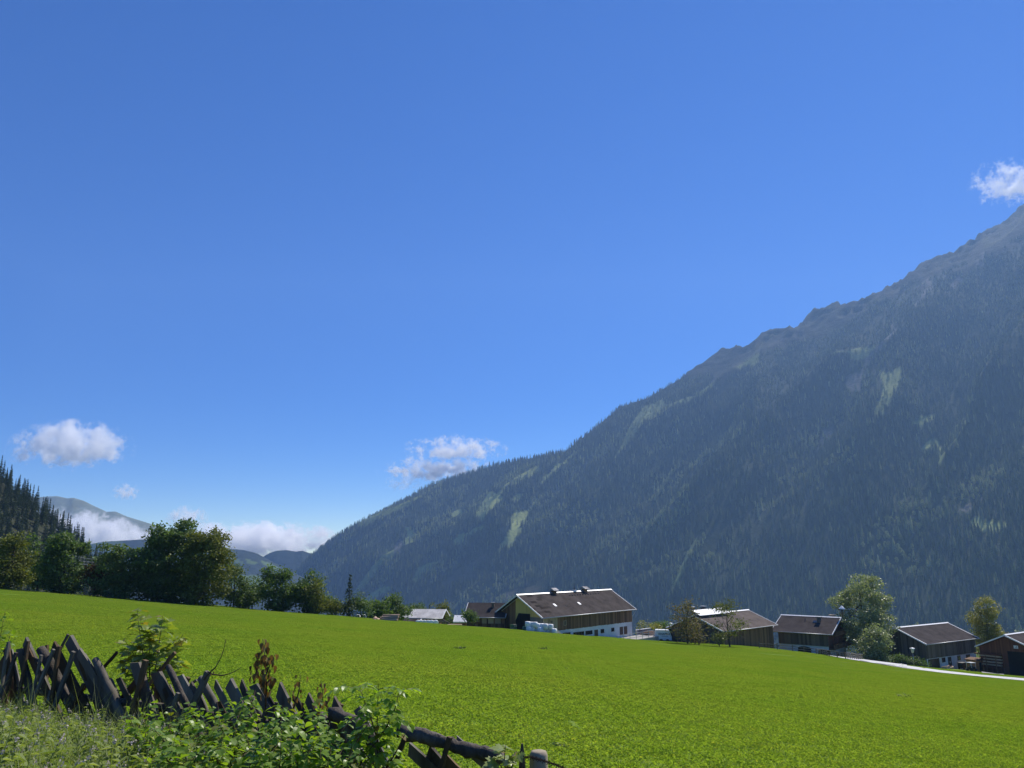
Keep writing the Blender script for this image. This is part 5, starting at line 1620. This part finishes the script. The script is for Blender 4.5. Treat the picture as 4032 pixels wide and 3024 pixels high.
# ------------------------------------------------------------------ the old slanting fence in front
def fy(px, py):
    t = ray(px, py)[0]
    return 6.626 / (1 + .36 * t)
FDIR = Vector((1, -.36, 0)).normalized()
def stick(root, p0, p1, wpx, kind, seed, off=0.0, mat='weathered_wood', extend=.45, name='plank'):
    """one slanting piece from its picture top p0 to its visible foot p1"""
    rnd = random.Random(seed)
    Y0 = fy(*p0) + off; Y1 = fy(*p1) + off
    T = P(p0[0], p0[1], Y0); Bt = P(p1[0], p1[1], Y1)
    ax = (T - Bt); Ln = ax.length; ax.normalize()
    Bt = Bt - ax * extend; Ln += extend
    w = wpx / F * Y0
    yv = ax.cross(FDIR.cross(ax)).normalized() * 0 + (FDIR - ax * FDIR.dot(ax)).normalized()
    zv = ax.cross(yv).normalized()
    if kind == 'round':
        n = 7
        pts = [Bt + ax * Ln * i / n + yv * rnd.uniform(-.008, .008) for i in range(n + 1)]
        rad = [w / 2 * rnd.uniform(.9, 1.06) for i in range(n + 1)]; rad[-1] *= .8
        pts.append(pts[-1] + ax * .012); rad.append(rad[-1] * .55)
        mb = MB().tube([p - root.location for p in pts], rad, 9, jitter=.05, rnd=rnd)
        return mb.build(name, M[mat], root, smooth_=True)
    n = 6; th = w * (.34 if kind == 'plank' else .8)
    th = max(th, .018)
    vs = []; fs = []
    sl = rnd.uniform(-.5, .9) * w if kind == 'plank' else 0
    for i in range(n + 1):
        u = i / n; hw = w / 2 * (1 + rnd.uniform(-.05, .05)) * (1 if i < n else .96)
        bend = .012 * math.sin(u * 3 + seed)
        for sy, sz in ((-1, -1), (1, -1), (1, 1), (-1, 1)):
            e = (sl * sy * .5 - .0) if i == n else 0
            vs.append(Bt + ax * (Ln * u + e) + yv * (sy * hw + rnd.uniform(-.003, .003)) + zv * (sz * th / 2 + bend) - root.location)
    for i in range(n):
        for k in range(4): fs.append((i * 4 + k, i * 4 + (k + 1) % 4, i * 4 + 4 + (k + 1) % 4, i * 4 + 4 + k))
    fs.append((3, 2, 1, 0)); fs.append((n * 4, n * 4 + 1, n * 4 + 2, n * 4 + 3))
    return MB().add(vs, fs).build(name, M[mat], root)

def z6(x, y): return (x * .3617, 2424 + y * .3617)
def z7(x, y): return (600 + x * .3617, 2424 + y * .3617)
def z8(x, y): return (1300 + x * .452, 2424 + y * .452)
fence = empty('slanting_fence', (-2.8, 7.65, gz(-2.8, 7.65)))
tag(fence, 'weathered old fence of leaning planks and crossed stakes along the meadow', 'fence')
planks = [(z6(20, 470), z6(80, 1000), 70, 'plank', 'brown_wood'), (z6(65, 350), z6(165, 1000), 80, 'plank', 'brown_wood'), (z6(110, 380), z6(230, 900), 50, 'plank', 'weathered_wood'),
          (z6(220, 360), z6(330, 900), 85, 'plank', 'weathered_wood'), (z6(290, 330), z6(530, 880), 62, 'plank', 'brown_wood'), (z6(445, 355), z6(770, 970), 105, 'round', 'bark_log'), (z6(580, 330), z6(880, 880), 90, 'plank', 'brown_wood'),
          (z6(640, 420), z6(900, 960), 60, 'plank', 'brown_wood'), (z6(742, 262), z6(1080, 900), 112, 'plank', 'weathered_wood'), (z6(860, 400), z6(1200, 960), 78, 'plank', 'weathered_wood'), (z6(1030, 480), z6(1265, 960), 92, 'round', 'weathered_wood'),
          (z6(1300, 680), z6(1410, 900), 62, 'plank', 'bark_log'), (z6(1475, 510), z6(1650, 1000), 112, 'plank', 'weathered_wood'), (z6(1690, 620), z6(1900, 1020), 112, 'plank', 'weathered_wood'), (z6(1830, 550), z6(2090, 1110), 74, 'round', 'bark_log'),
          (z6(1960, 650), z6(2190, 1130), 72, 'plank', 'weathered_wood'), (z6(2075, 770), z6(2250, 1150), 90, 'plank', 'bark_log'),
          (z7(520, 680), z7(720, 1030), 82, 'round', 'weathered_wood'), (z7(690, 735), z7(790, 920), 62, 'plank', 'weathered_wood'), (z7(830, 735), z7(985, 1020), 112, 'plank', 'weathered_wood'), (z7(955, 735), z7(1040, 930), 62, 'plank', 'bark_log'),
          (z7(1095, 755), z7(1240, 1000), 92, 'plank', 'weathered_wood'), (z7(1190, 780), z7(1300, 960), 45, 'plank', 'bark_log'), (z7(1385, 800), z7(1520, 1090), 115, 'plank', 'weathered_wood'), (z7(1560, 890), z7(1660, 1080), 60, 'plank', 'bark_log'), (z7(1685, 890), z7(1790, 1100), 85, 'plank', 'weathered_wood'),
          (z7(1820, 1080), z7(2130, 1560), 115, 'round', 'bark_log'), (z7(1965, 950), z7(2250, 1520), 105, 'plank', 'weathered_wood'),
          (z8(690, 1160), z8(880, 1340), 85, 'plank', 'weathered_wood'), (z8(860, 1190), z8(1000, 1360), 110, 'plank', 'bark_log'), (z8(1110, 1085), z8(1390, 1330), 60, 'plank', 'weathered_wood'), (z8(1010, 1250), z8(1100, 1340), 70, 'plank', 'brown_wood'),
          (z8(30, 850), z8(190, 1150), 120, 'plank', 'brown_wood'), (z8(230, 810), z8(330, 1000), 70, 'plank', 'weathered_wood')]
for i, (a, b, w, kd, mt) in enumerate(planks):
    stick(fence, a, b, w * (.3617 if i < 28 else .452), kd, 500 + i, off=(i % 3) * .035, mat=mt)
stakes = [(z6(97, 285), z6(45, 680), 28, -.1), (z6(130, 550), z6(105, 740), 28, -.12), (z6(297, 278), z6(235, 720), 30, -.1), (z6(448, 430), z6(325, 930), 30, -.12), (z6(520, 318), z6(495, 740), 28, .2), (z6(660, 332), z6(565, 890), 34, -.12),
          (z6(748, 205), z6(640, 420), 24, .25), (z6(905, 740), z6(805, 1000), 32, -.14), (z6(1268, 400), z6(1040, 660), 28, .28), (z6(550, 815), z6(475, 1020), 26, -.12), (z6(1592, 485), z6(1470, 920), 48, -.12), (z6(1915, 400), z6(1680, 680), 32, .25),
          (z6(300, 950), z6(160, 1150), 62, -.16), (z6(60, 760), z6(-40, 1010), 40, -.1), (z6(1560, 620), z6(1380, 860), 60, .22), (z7(600, 615), z7(420, 1020), 58, -.14), (z7(2055, 955), z7(1910, 1200), 50, .2), (z7(400, 670), z7(300, 900), 40, .2),
          (z7(490, 700), z7(240, 900), 22, .25), (z8(660, 1030), z8(560, 1330), 36, -.12), (z8(1040, 1060), z8(965, 1330), 38, -.16), (z8(300, 960), z8(190, 1200), 40, -.14)]
for i, (a, b, w, off) in enumerate(stakes):
    stick(fence, a, b, w * (.3617 if i < 19 else .452), 'stake', 600 + i, off=off, mat='brown_wood' if i % 3 else 'weathered_wood', name='stake', extend=.3)
# more pieces wedged between them
rx = random.Random(77)
for i in range(26):
    px = rx.uniform(-10, 1240); lean = rx.choice((1, 1, 1, -1)); top = 2545 + .2 * px + rx.uniform(-10, 60) - (35 if px < 420 else 0)
    L_ = rx.uniform(150, 260)
    if lean > 0: stick(fence, (px, top), (px + L_ * rx.uniform(.35, .55), top + L_), rx.uniform(15, 34), rx.choice(('plank', 'plank', 'round')), 700 + i, off=rx.uniform(.02, .2), mat=rx.choice(('weathered_wood', 'weathered_wood', 'bark_log', 'brown_wood')))
    else: stick(fence, (px, top), (px - L_ * rx.uniform(.25, .5), top + L_), rx.uniform(9, 15), 'stake', 700 + i, off=rx.choice((-.12, .24)), mat=rx.choice(('weathered_wood', 'bark_log')), name='stake')
# lichen covered top logs
def top_log(pts, r0, r1, seed):
    rnd = random.Random(seed); W3 = [P(x, y, fy(x, y) - .08) for x, y in pts]
    dense = []
    for a, b in zip(W3[:-1], W3[1:]):
        for i in range(5): dense.append(a.lerp(b, i / 5) + Vector((0, 0, rnd.uniform(-.012, .012))))
    dense.append(W3[-1]); n = len(dense)
    rad = [(r0 + (r1 - r0) * i / (n - 1)) * rnd.uniform(.86, 1.14) / F * 6.6 for i in range(n)]
    MB().tube([p - fence.location for p in dense], rad, 11, jitter=.13, rnd=rnd).build('top_log', M['bark_log'], fence, smooth_=True)
top_log([z8(15, 850), z8(150, 900), z8(300, 1000), z8(400, 1150)], 27, 20, 1)
top_log([z8(600, 1010), z8(800, 1050), z8(1050, 1120), z8(1300, 1200), z8(1500, 1230)], 28, 22, 2)
# hidden rails the pieces lean on
for q in (((-60, 2700), (700, 2790)), ((640, 2790), (1420, 2900))):
    A_, C_ = (P(x, y, fy(x, y) + .09) for x, y in q)
    MB().tube([A_ - fence.location, C_ - fence.location], .035, 7).build('rail', M['bark_log'], fence)

# end posts and barbed wire
def post(name, label, top, foot, wpx, Yo, mat, pointed):
    T = P(top[0], top[1], Yo); r = wpx / 2 / F * Yo; g_ = gz(T.x, T.y)
    o = empty(name, (T.x, T.y, g_))
    h_ = T.z - g_
    MB().tube([(0, 0, -.3), (0, 0, h_ - (.16 if pointed else .03)), (0, 0, h_ - (.05 if pointed else .005)), (0, 0, h_)], [r, r, r * (.6 if pointed else .86), r * (.3 if pointed else .6)], 11 if not pointed else 6,
               jitter=.04, rnd=random.Random(3)).build('shaft', M[mat], o, smooth_=not pointed)
    tag(o, label, 'post')
    return T
tp = post('fence_post', 'thick round pale post with barbed wire at the end of the fence', z8(1815, 1175), None, 66, 6.1, 'post_wood', False)
post('fence_post', 'short dark pointed post beside the thick round post', z8(1672, 1115), None, 27, 6.35, 'bark_log', True)
wr = empty('barbed_wire', P(*z8(1740, 1230), 6.0))
wp_ = [P(*z8(x, y), 5.98) - wr.location for x, y in ((1640, 1250), (1740, 1232), (1800, 1250), (1880, 1275), (1960, 1300), (2040, 1335), (2200, 1400))]
MB().tube(wp_, .004, 5).build('wire', M['rust_wire'], wr)
MB().tube([p + Vector((0, .006, .006)) for p in wp_], .003, 5).build('wire', M['rust_wire'], wr)
for a, b in zip(wp_[:-1], wp_[1:]):
    for t in (.25, .75):
        q = a.lerp(b, t)
        MB().tube([q + Vector((-.012, 0, -.014)), q + Vector((.012, 0, .014))], .0025, 4).build('barb', M['rust_wire'], wr)
        MB().tube([q + Vector((.012, 0, -.014)), q + Vector((-.012, 0, .014))], .0025, 4).build('barb', M['rust_wire'], wr)
tag(wr, 'rusty barbed wire strung around the thick round post', 'wire')

# ------------------------------------------------------------------ leaves, saplings, shrubs
def leaf_mesh(name, outline, mat, fold=.12, droop=.15):
    """outline: right half (x, y) from base to tip; leaf lies along +Y, face up +Z"""
    v = []; f = []
    mid = [(0, y, -droop * y * y) for x, y in outline]
    for x, y in outline: v.append((x, y, fold * x - droop * y * y))
    n = len(outline)
    v += mid
    for x, y in outline: v.append((-x, y, fold * x - droop * y * y))
    for i in range(n - 1):
        f.append((i, i + 1, n + i + 1, n + i)); f.append((n + i, n + i + 1, 2 * n + i + 1, 2 * n + i))
    me = bpy.data.meshes.new(name); me.from_pydata(v, [], f)
    bm = bmesh.new(); bm.from_mesh(me); bmesh.ops.remove_doubles(bm, verts=bm.verts, dist=1e-4); bm.to_mesh(me); bm.free()
    me.materials.append(M[mat]); return me
OVATE = [(.0, 0), (.24, .12), (.37, .32), (.36, .52), (.24, .74), (.1, .9), (0, 1)]
TOOTH = [(.0, 0), (.26, .1), (.42, .22), (.36, .34), (.44, .44), (.33, .54), (.36, .66), (.22, .74), (.2, .86), (0, 1)]
LANCE = [(.0, 0), (.1, .15), (.17, .4), (.14, .65), (.06, .87), (0, 1)]
def maple_mesh(name, mat):
    pr = [(0, 0), (.12, .02), (.42, -.12), (.36, .08), (.62, .22), (.5, .3), (.56, .5), (.38, .44), (.26, .42), (.3, .68), (.18, .66), (.12, .84), (0, 1)]
    v = [(0, .3, 0)]; f = []
    ring = [(x, y, -.12 * y * y + .1 * x) for x, y in pr] + [(-x, y, -.12 * y * y + .1 * x) for x, y in reversed(pr[1:-1])]
    v += ring; n = len(ring)
    for i in range(n): f.append((0, 1 + i, 1 + (i + 1) % n))
    me = bpy.data.meshes.new(name); me.from_pydata(v, [], f); me.materials.append(M[mat]); return me
LEAF = {'shrub': [leaf_mesh('leaf', TOOTH, 'shrub_leaf_o' if 0 else 'shrub_leaf', .2, .2), leaf_mesh('leaf', OVATE, 'shrub_leaf', .15, .25)],
        'maple': [maple_mesh('leaf', 'maple_leaf')], 'ash': [leaf_mesh('leaf', [(a * .9, b) for a, b in OVATE], 'ash_leaf', .2, .2)],
        'dead': [leaf_mesh('leaf', OVATE, 'dead_leaf', .5, .5)]}
# single leaves vary by object, not by island
mm = M['shrub_leaf'].node_tree
for nd in list(mm.nodes):
    if nd.type == 'NEW_GEOMETRY':
        oi = mm.nodes.new('ShaderNodeObjectInfo')
        for lk in list(nd.outputs['Random Per Island'].links): mm.links.new(oi.outputs['Random'], lk.to_socket)

def frame(y, up):
    y = Vector(y).normalized(); x = y.cross(Vector(up))
    if x.length < 1e-3: x = y.cross(Vector((1, .2, 0)))
    x.normalize(); z = x.cross(y)
    return Matrix((x, y, z)).transposed().to_4x4()

def put_leaf(root, me, pos, direction, up, size, nm='leaf'):
    o = bpy.data.objects.new(nm, me); col.objects.link(o); o.parent = root
    o.matrix_local = Matrix.Translation(pos) @ frame(direction, up) @ Matrix.Scale(size, 4)
    return o

def sapling(name, label, base, stems, kind, size, rnd, leafgap=.05, spread=1.0, mat='twig', r=.008, hang=0.0, cat='sapling', limit=290, upb=1.0, group=None, side=None):
    """stems: lists of world points; leaves sit alternately along each, with short side shoots"""
    root = empty(name, base)
    cnt = 0
    for st in stems:
        pts = [Vector(p) - root.location for p in st]
        n = len(pts)
        MB().tube(pts, [r * (1 - .75 * i / (n - 1)) for i in range(n)], 5).build('stem', M[mat], root, smooth_=True)
        tot = sum((b - a).length for a, b in zip(pts[:-1], pts[1:]))
        d = tot * .22 if n > 2 else 0.0; k = rnd.random() * 6.28
        while d < tot and cnt < limit:
            acc = 0
            for a, b in zip(pts[:-1], pts[1:]):
                s_ = (b - a).length
                if acc + s_ >= d:
                    q = a.lerp(b, (d - acc) / s_); ax = (b - a).normalized(); break
                acc += s_
            u = d / tot
            for side_ in range(2):
                k += 2.4 + rnd.uniform(-.4, .4)
                out = Vector((math.cos(k), math.sin(k), rnd.uniform(-.1, .45)))
                sh = spread * rnd.uniform(.3, 1.0) * (1.15 - u)
                tip = q + out * sh * .5
                if kind == 'ash':
                    # pinnate leaf: a rachis with paired leaflets
                    L_ = size * 3.6 * rnd.uniform(.75, 1.1); dr = (out + Vector((0, 0, .55))).normalized()
                    rp_ = [q + dr * L_ * t + Vector((0, 0, -.5 * L_ * t * t)) for t in np.linspace(0, 1, 5)]
                    MB().tube(rp_, .0025, 4).build('leaf_stalk', M['green_stem'], root)
                    for i in range(1, 5):
                        pq = rp_[i]; tq = (rp_[i] - rp_[i - 1]).normalized(); sd_ = tq.cross(Vector((0, 0, 1))).normalized()
                        for sg_ in ((-1, 1) if i < 4 else (-1, 1, 0)):
                            put_leaf(root, rnd.choice(LEAF[kind]), pq, tq * (.55 if sg_ else 1) + sd_ * sg_ * .9 + Vector((0, 0, rnd.uniform(-.35, .05))), Vector((rnd.uniform(-.4, .4), rnd.uniform(-.4, .4), 1)), size * rnd.uniform(.8, 1.15), 'leaflet'); cnt += 1
                elif kind == 'dead':
                    put_leaf(root, rnd.choice(LEAF[kind]), q + out * rnd.uniform(.005, .05), out * .5 + Vector((0, 0, -1)), out + Vector((rnd.uniform(-.5, .5), rnd.uniform(-.5, .5), 0)), size * rnd.uniform(.6, 1.15)); cnt += 1
                else:
                    if sh > .06: MB().tube([q, tip], .002, 4).build('leaf_stalk', M['green_stem'], root)
                    put_leaf(root, rnd.choice(LEAF[kind]), tip, out + Vector((0, 0, rnd.uniform(-.75, .1) - hang)), Vector((rnd.uniform(-.55, .55), rnd.uniform(-.55, .55), upb)), size * rnd.uniform(.6, 1.25)); cnt += 1
            d += leafgap * rnd.uniform(.7, 1.3)
    return tag(root, label, cat, group)

rnd = random.Random(21)
def stem_to(px0, py0, px1, py1, Y, bend=.03, n=5, dy=0.0):
    a = P(px0, py0, Y); b = P(px1, py1, Y + dy)
    off = Vector((rnd.uniform(-1, 1), rnd.uniform(-1, 1), 0)) * bend
    return [a.lerp(b, i / (n - 1)) + off * math.sin(math.pi * i / (n - 1)) for i in range(n)]
Ym = 8.5
sapling('maple_sapling', 'maple sapling with pale lobed leaves growing behind the fence', P(600, 2790, Ym),
        [stem_to(600, 2790, 540, 2400, Ym), stem_to(595, 2740, 640, 2425, Ym, dy=.1), stem_to(600, 2700, 720, 2500, Ym, dy=-.1), stem_to(590, 2700, 490, 2520, Ym, dy=.15), stem_to(590, 2680, 590, 2480, Ym, dy=.2),
         stem_to(600, 2760, 720, 2600, Ym, dy=-.1), stem_to(600, 2770, 500, 2620, Ym, dy=.1)], 'maple', .1, rnd, .0255, .5, limit=296)
Ya = 5.9
sapling('ash_sapling', 'bright ash sapling with feathered leaves beside the mossy log', P(1500, 3120, Ya),
        [stem_to(1500, 3120, 1492, 2690, Ya), stem_to(1498, 2960, 1420, 2720, Ya), stem_to(1498, 2900, 1570, 2730, Ya), stem_to(1500, 3060, 1600, 2880, Ya, dy=-.1), stem_to(1500, 3080, 1400, 2930, Ya)], 'ash', .068, rnd, .095, .1)
Yd = 6.9
sapling('withered_sapling', 'withered sapling with hanging brown leaves above the fence', P(1045, 2790, Yd),
        [stem_to(1045, 2790, 1034, 2515, Yd), stem_to(1040, 2710, 1085, 2572, Yd), stem_to(1000, 2690, 1020, 2565, Yd), stem_to(1040, 2700, 1080, 2665, Yd)], 'dead', .06, rnd, .03, .05, cat='sapling')
sapling('withered_sapling', 'small withered shoot with few brown leaves right of the tall withered one', P(1150, 2800, 6.6), [stem_to(1150, 2800, 1182, 2655, 6.6), stem_to(1155, 2760, 1170, 2690, 6.6)], 'dead', .05, rnd, .05, .05)
sapling('withered_sapling', 'bent withered shoot near the right end of the leafy shrubs', P(1240, 2830, 6.4), [stem_to(1240, 2830, 1265, 2690, 6.4)], 'dead', .055, rnd, .035, .05)
sapling('bare_branch', 'thin bare branch curving up from the leaning stake', P(800, 2690, 7.4), [[P(*z7(x, y), 7.4) for x, y in ((560, 700), (620, 625), (690, 560), (750, 450), (785, 340), (800, 255))],
        [P(*z7(x, y), 7.4) for x, y in ((600, 610), (660, 640), (760, 652), (850, 630), (930, 590), (965, 565))]], 'dead', .02, rnd, 9.0, .0, cat='branch', r=.008)
sapling('vine_sapling', 'small bright lobed leaf shoot at the end of the mossy log', P(2000, 3080, 6.0), [stem_to(2000, 3080, 1990, 2935, 6.0), stem_to(2000, 3060, 2050, 2955, 6.0), stem_to(2000, 3060, 1950, 2985, 6.0)], 'maple', .1, rnd, .05, .16)
sapling('edge_shrub', 'leafy shrub reaching in from the left edge behind the fence', P(-60, 2800, 9.6), [stem_to(-60, 2800, 20, 2410, 9.6), stem_to(-60, 2760, 45, 2480, 9.6), stem_to(-60, 2740, 50, 2560, 9.6), stem_to(-90, 2760, -30, 2400, 9.6), stem_to(-70, 2700, 30, 2530, 9.4)], 'shrub', .075, rnd, .05, .3, cat='shrub')
# the leafy shrubs that cover the fence foot
sl_ = [('tall', 640, 2905, 5.9), ('', 720, 2880, 6.3), ('', 790, 2930, 5.8), ('', 860, 2880, 6.3), ('', 940, 2900, 5.8), ('', 1000, 2850, 6.35), ('', 1070, 2900, 5.7), ('', 1130, 2870, 6.2), ('', 1200, 2900, 5.7), ('', 1265, 2870, 6.1),
       ('', 1340, 2920, 5.6), ('', 1400, 2940, 5.9), ('', 1300, 2990, 5.2), ('', 1150, 2990, 5.1), ('', 1000, 2990, 5.1), ('', 850, 3000, 5.1), ('', 720, 3000, 5.2)]
words = ['beside the greyish herbs', 'under the two crossed stakes', 'in front of the dark round plank', 'below the bare curving branch', 'at the foot of the narrow planks', 'below the withered sapling', 'left of the widest grey plank', 'under the small withered shoot',
         'before the widest grey plank', 'under the bent withered shoot', 'left of the mossy top log', 'closest to the ash sapling', 'at the lower edge below the mossy log', 'at the lower edge below the withered shoots', 'at the lower edge in the middle of the shrubs',
         'at the lower edge near the herbs', 'at the lower edge among the herbs']
for i, (_, px, py, Y) in enumerate(sl_):
    base = on(px, Y); top = P(px, py, Y).z + .1
    st = []
    for k in range(7):
        a = rnd.random() * 6.28; q = rnd.uniform(.1, .34)
        e = Vector((base.x + math.cos(a) * q, base.y + math.sin(a) * q, base.z + (top - base.z) * rnd.uniform(.65, 1.25)))
        m_ = base.lerp(e, .55) + Vector((-math.cos(a) * q * .15, -math.sin(a) * q * .15, .04))
        st.append([base + Vector((rnd.uniform(-.05, .05), rnd.uniform(-.05, .05), 0)), m_, e])
    sapling('leafy_shrub', 'low green leafy shrub %s' % words[i], base, st, 'shrub', .058, rnd, .028, .17, cat='shrub', limit=230, r=.005, group='leafy shrubs along the fence foot')

# ------------------------------------------------------------------ herbs and grass (uncountable)
def herb_mesh(seed, h, pairs, ll, lw, flower=True):
    rs = np.random.RandomState(seed); V = []; Fq = []; mats = []
    def quad(a, b, c, d, m): 
        k = len(V); V.extend([a, b, c, d]); Fq.append((k, k + 1, k + 2, k + 3)); mats.append(m)
    lean = rs.normal(size=2) * .18 * h
    def stem(u): return np.array([lean[0] * u * u, lean[1] * u * u, h * u])
    for i in range(3):
        a, b = stem(i / 3), stem((i + 1) / 3); w = np.array([.0022, 0, 0]); quad(a - w, a + w, b + w, b - w, 0)
        w = np.array([0, .0022, 0]); quad(a - w, a + w, b + w, b - w, 0)
    for i in range(pairs):
        u = .12 + .8 * i / pairs; p = stem(u); a0 = rs.rand() * 3.14
        for k in range(2):
            a = a0 + math.pi * k + rs.normal() * .3
            d = np.array([math.cos(a), math.sin(a), rs.uniform(-.35, .5)]); d /= np.linalg.norm(d)
            L_ = ll * rs.uniform(.6, 1.2) * (1.2 - .6 * u); sd = np.cross(d, [0, 0, 1]) ; sd /= np.linalg.norm(sd); sd = sd * lw * L_
            up = np.array([0, 0, .1 * L_])
            m_ = p + d * L_ * .45 + up; t = p + d * L_ - np.array([0, 0, .18 * L_])
            k0 = len(V); V.extend([p, m_ + sd, t, m_ - sd]); Fq.append((k0, k0 + 1, k0 + 2, k0 + 3)); mats.append(0)
    if flower:
        for i in range(7):
            p = stem(.9 + .16 * i / 14) + rs.normal(size=3) * .006; s_ = .008
            q = rs.normal(size=(2, 3)); a, b = q / np.linalg.norm(q, axis=1)[:, None] * s_
            quad(p - a, p + b, p + a, p - b, 1)
    me = mesh_np('herb', np.array(V), np.array(Fq), None)
    me.materials.append(M['herb_leaf']); me.materials.append(M['herb_flower'])
    me.polygons.foreach_set('material_index', np.array(mats, np.int32))
    return me
def tuft_mesh(seed, n, h, mat, w=.004, spread=.05, bend=.6):
    rs = np.random.RandomState(seed); V = []; Fq = []
    for i in range(n):
        a = rs.rand() * 6.28; b = np.array([rs.normal() * spread, rs.normal() * spread, 0]); d = np.array([math.cos(a), math.sin(a), 0]); sd = np.array([-d[1], d[0], 0]) * w
        L_ = h * rs.uniform(.5, 1.15); bn = bend * rs.uniform(.3, 1.2)
        prev = None
        for j in range(4):
            u = j / 3; p = b + d * bn * L_ * u * u + np.array([0, 0, L_ * (u - .28 * bn * u * u)]); ww = sd * (1 - .9 * u)
            k = len(V); V.extend([p - ww, p + ww])
            if prev is not None: Fq.append((prev, prev + 1, k + 1, k))
            prev = k
    return mesh_np('tuft', np.array(V), np.array(Fq), M[mat])
rs = np.random.RandomState(91)
N = 5000
hx = rs.uniform(-6.4, 0.2, N); hy = rs.uniform(2.6, 8.6, N)
d_f = fence_y(hx) - hy
ok = (d_f > .05) & (hy > 3.2) & (hx > -.82 * hy)
hx, hy, d_f = hx[ok], hy[ok], d_f[ok]
right = smooth(-2.6, -1.7, hx)
keepp = rs.rand(len(hx)) < 1 - .55 * right
hx, hy, d_f, right = hx[keepp], hy[keepp], d_f[keepp], right[keepp]
hz_ = Z(hx, hy)
kinds = rs.choice(6, len(hx), p=[.22, .22, .2, .14, .1, .12])
sc_ = rs.uniform(.65, 1.25, len(hx)) * (1 - .35 * right) * (.55 + .45 * smooth(.2, 2.4, d_f))
hs = [source('herb_a', herb_mesh(1, .38, 11, .105, .2)), source('herb_b', herb_mesh(2, .42, 12, .095, .19)), source('herb_c', herb_mesh(3, .3, 9, .11, .22)), source('herb_d', herb_mesh(4, .34, 8, .12, .3, False)),
      source('tuft_a', tuft_mesh(1, 26, .42, 'weed_grass')), source('tuft_b', tuft_mesh(2, 18, .68, 'weed_grass', .003, .04, .8))]
hb = scatter('weeds', np.stack([hx, hy, hz_ - .02], -1), sc_, rs.rand(len(hx)) * 6.28, kinds, hs, tilt=rs.normal(size=(len(hx), 2)) * .12)
tag(hb, 'grey green mint and grass weeds covering the bank before the fence', None, None, 'stuff')

def grass_tile(seed, n=3000):
    rs = np.random.RandomState(seed)
    b = np.stack([rs.uniform(-.55, .55, n), rs.uniform(-.55, .55, n), np.full(n, -.012)], -1)
    cl = vnoise(b[:, 0] * 6 + seed * 3, b[:, 1] * 6)
    L_ = (.022 + .03 * rs.rand(n)) * (.84 + .34 * cl); a = rs.rand(n) * 6.28
    d = np.stack([np.cos(a), np.sin(a), 0 * a], -1); sd = np.stack([-np.sin(a), np.cos(a), 0 * a], -1) * (.0022 + .0022 * rs.rand(n))[:, None]
    bend = rs.uniform(.15, 1.3, n)
    m_ = b + d * (L_ * bend * .3)[:, None] + np.stack([0 * a, 0 * a, L_ * .62], -1)
    t = b + d * (L_ * bend * .95)[:, None] + np.stack([0 * a, 0 * a, L_ * (1 - .3 * bend)], -1)
    V = np.stack([b - sd, b + sd, m_ + sd * .8, t, m_ - sd * .8], 1).reshape(-1, 3)
    k = np.arange(n) * 5
    q = np.stack([k, k + 1, k + 2, k + 3, k + 4], -1)
    return mesh_np('grass_tile', V, q, M['grass_blade'])
tiles = [source('grass_%s' % c, grass_tile(i)) for i, c in enumerate('abcd')]
gx_, gy_ = np.meshgrid(np.arange(-125, 125, .95), np.arange(3.2, 172, .95), indexing='ij')
gx_ = gx_.ravel() + rs.uniform(-.1, .1, gx_.size); gy_ = gy_.ravel() + rs.uniform(-.1, .1, gy_.size)
ok = (np.abs(gx_) < .72 * gy_ + 1.5) & (gy_ > fence_y(gx_) - .3) & (gy_ < 146 + 26 * smooth(-10, 20, gx_))
for nm_ in ('road', 'yard', 'pavement'):
    pv_ = np.array([v.co[:] for v in bpy.data.objects[nm_].data.vertices])[:, :2]
    near_ = np.abs(gx_ - pv_[:, 0].mean()) < 90
    dd_ = np.full(len(gx_), 99.0)
    for c_ in pv_[::2]: dd_ = np.minimum(dd_, (gx_ - c_[0]) ** 2 + (gy_ - c_[1]) ** 2)
    ok &= dd_ > 1.1 ** 2
gx_, gy_ = gx_[ok], gy_[ok]
z0_ = Z(gx_, gy_); sx_ = (Z(gx_ + .4, gy_) - Z(gx_ - .4, gy_)) / .8; sy_ = (Z(gx_, gy_ + .4) - Z(gx_, gy_ - .4)) / .8
gr = scatter('meadow_grass', np.stack([gx_, gy_, z0_], -1), 1.0 + .35 * (fbm(gx_ / 5, gy_ / 5, 3) - .5), 0, rs.randint(0, 4, len(gx_)), tiles, tilt=np.stack([np.arctan(sy_), -np.arctan(sx_)], -1))
tag(gr, 'short bright green grass of the hay meadow', None, None, 'stuff')
# a few broad leaved weeds in the grass
for i, (px, py, w) in enumerate(((2140, 2557, 'dark dock plant in the meadow before the bale stack'), (1812, 2556, 'small dock plant in the meadow below the lean-to barn'), (3555, 2745, 'broad green weed clump in the right of the meadow'), (2200, 2940, 'pale weed clump in the near meadow beyond the round post'), (1560, 3010, 'leafy weed at the lower edge behind the mossy log'))):
    q = hit(px, py); rs2 = np.random.RandomState(60 + i)
    c_ = rs2.normal(size=(70, 3)) * np.array([.12, .1, .025]) + np.array([0, 0, .05]); 
    if py > 2900: c_ *= .35
    o = new('weed_clump', cards('weed_clump', c_, rs2, .08 if py < 2900 else .05, M['leaf_mid'] if i < 2 else M['weed_grass'], up=1.2), None, q)
    tag(o, w, 'weed')
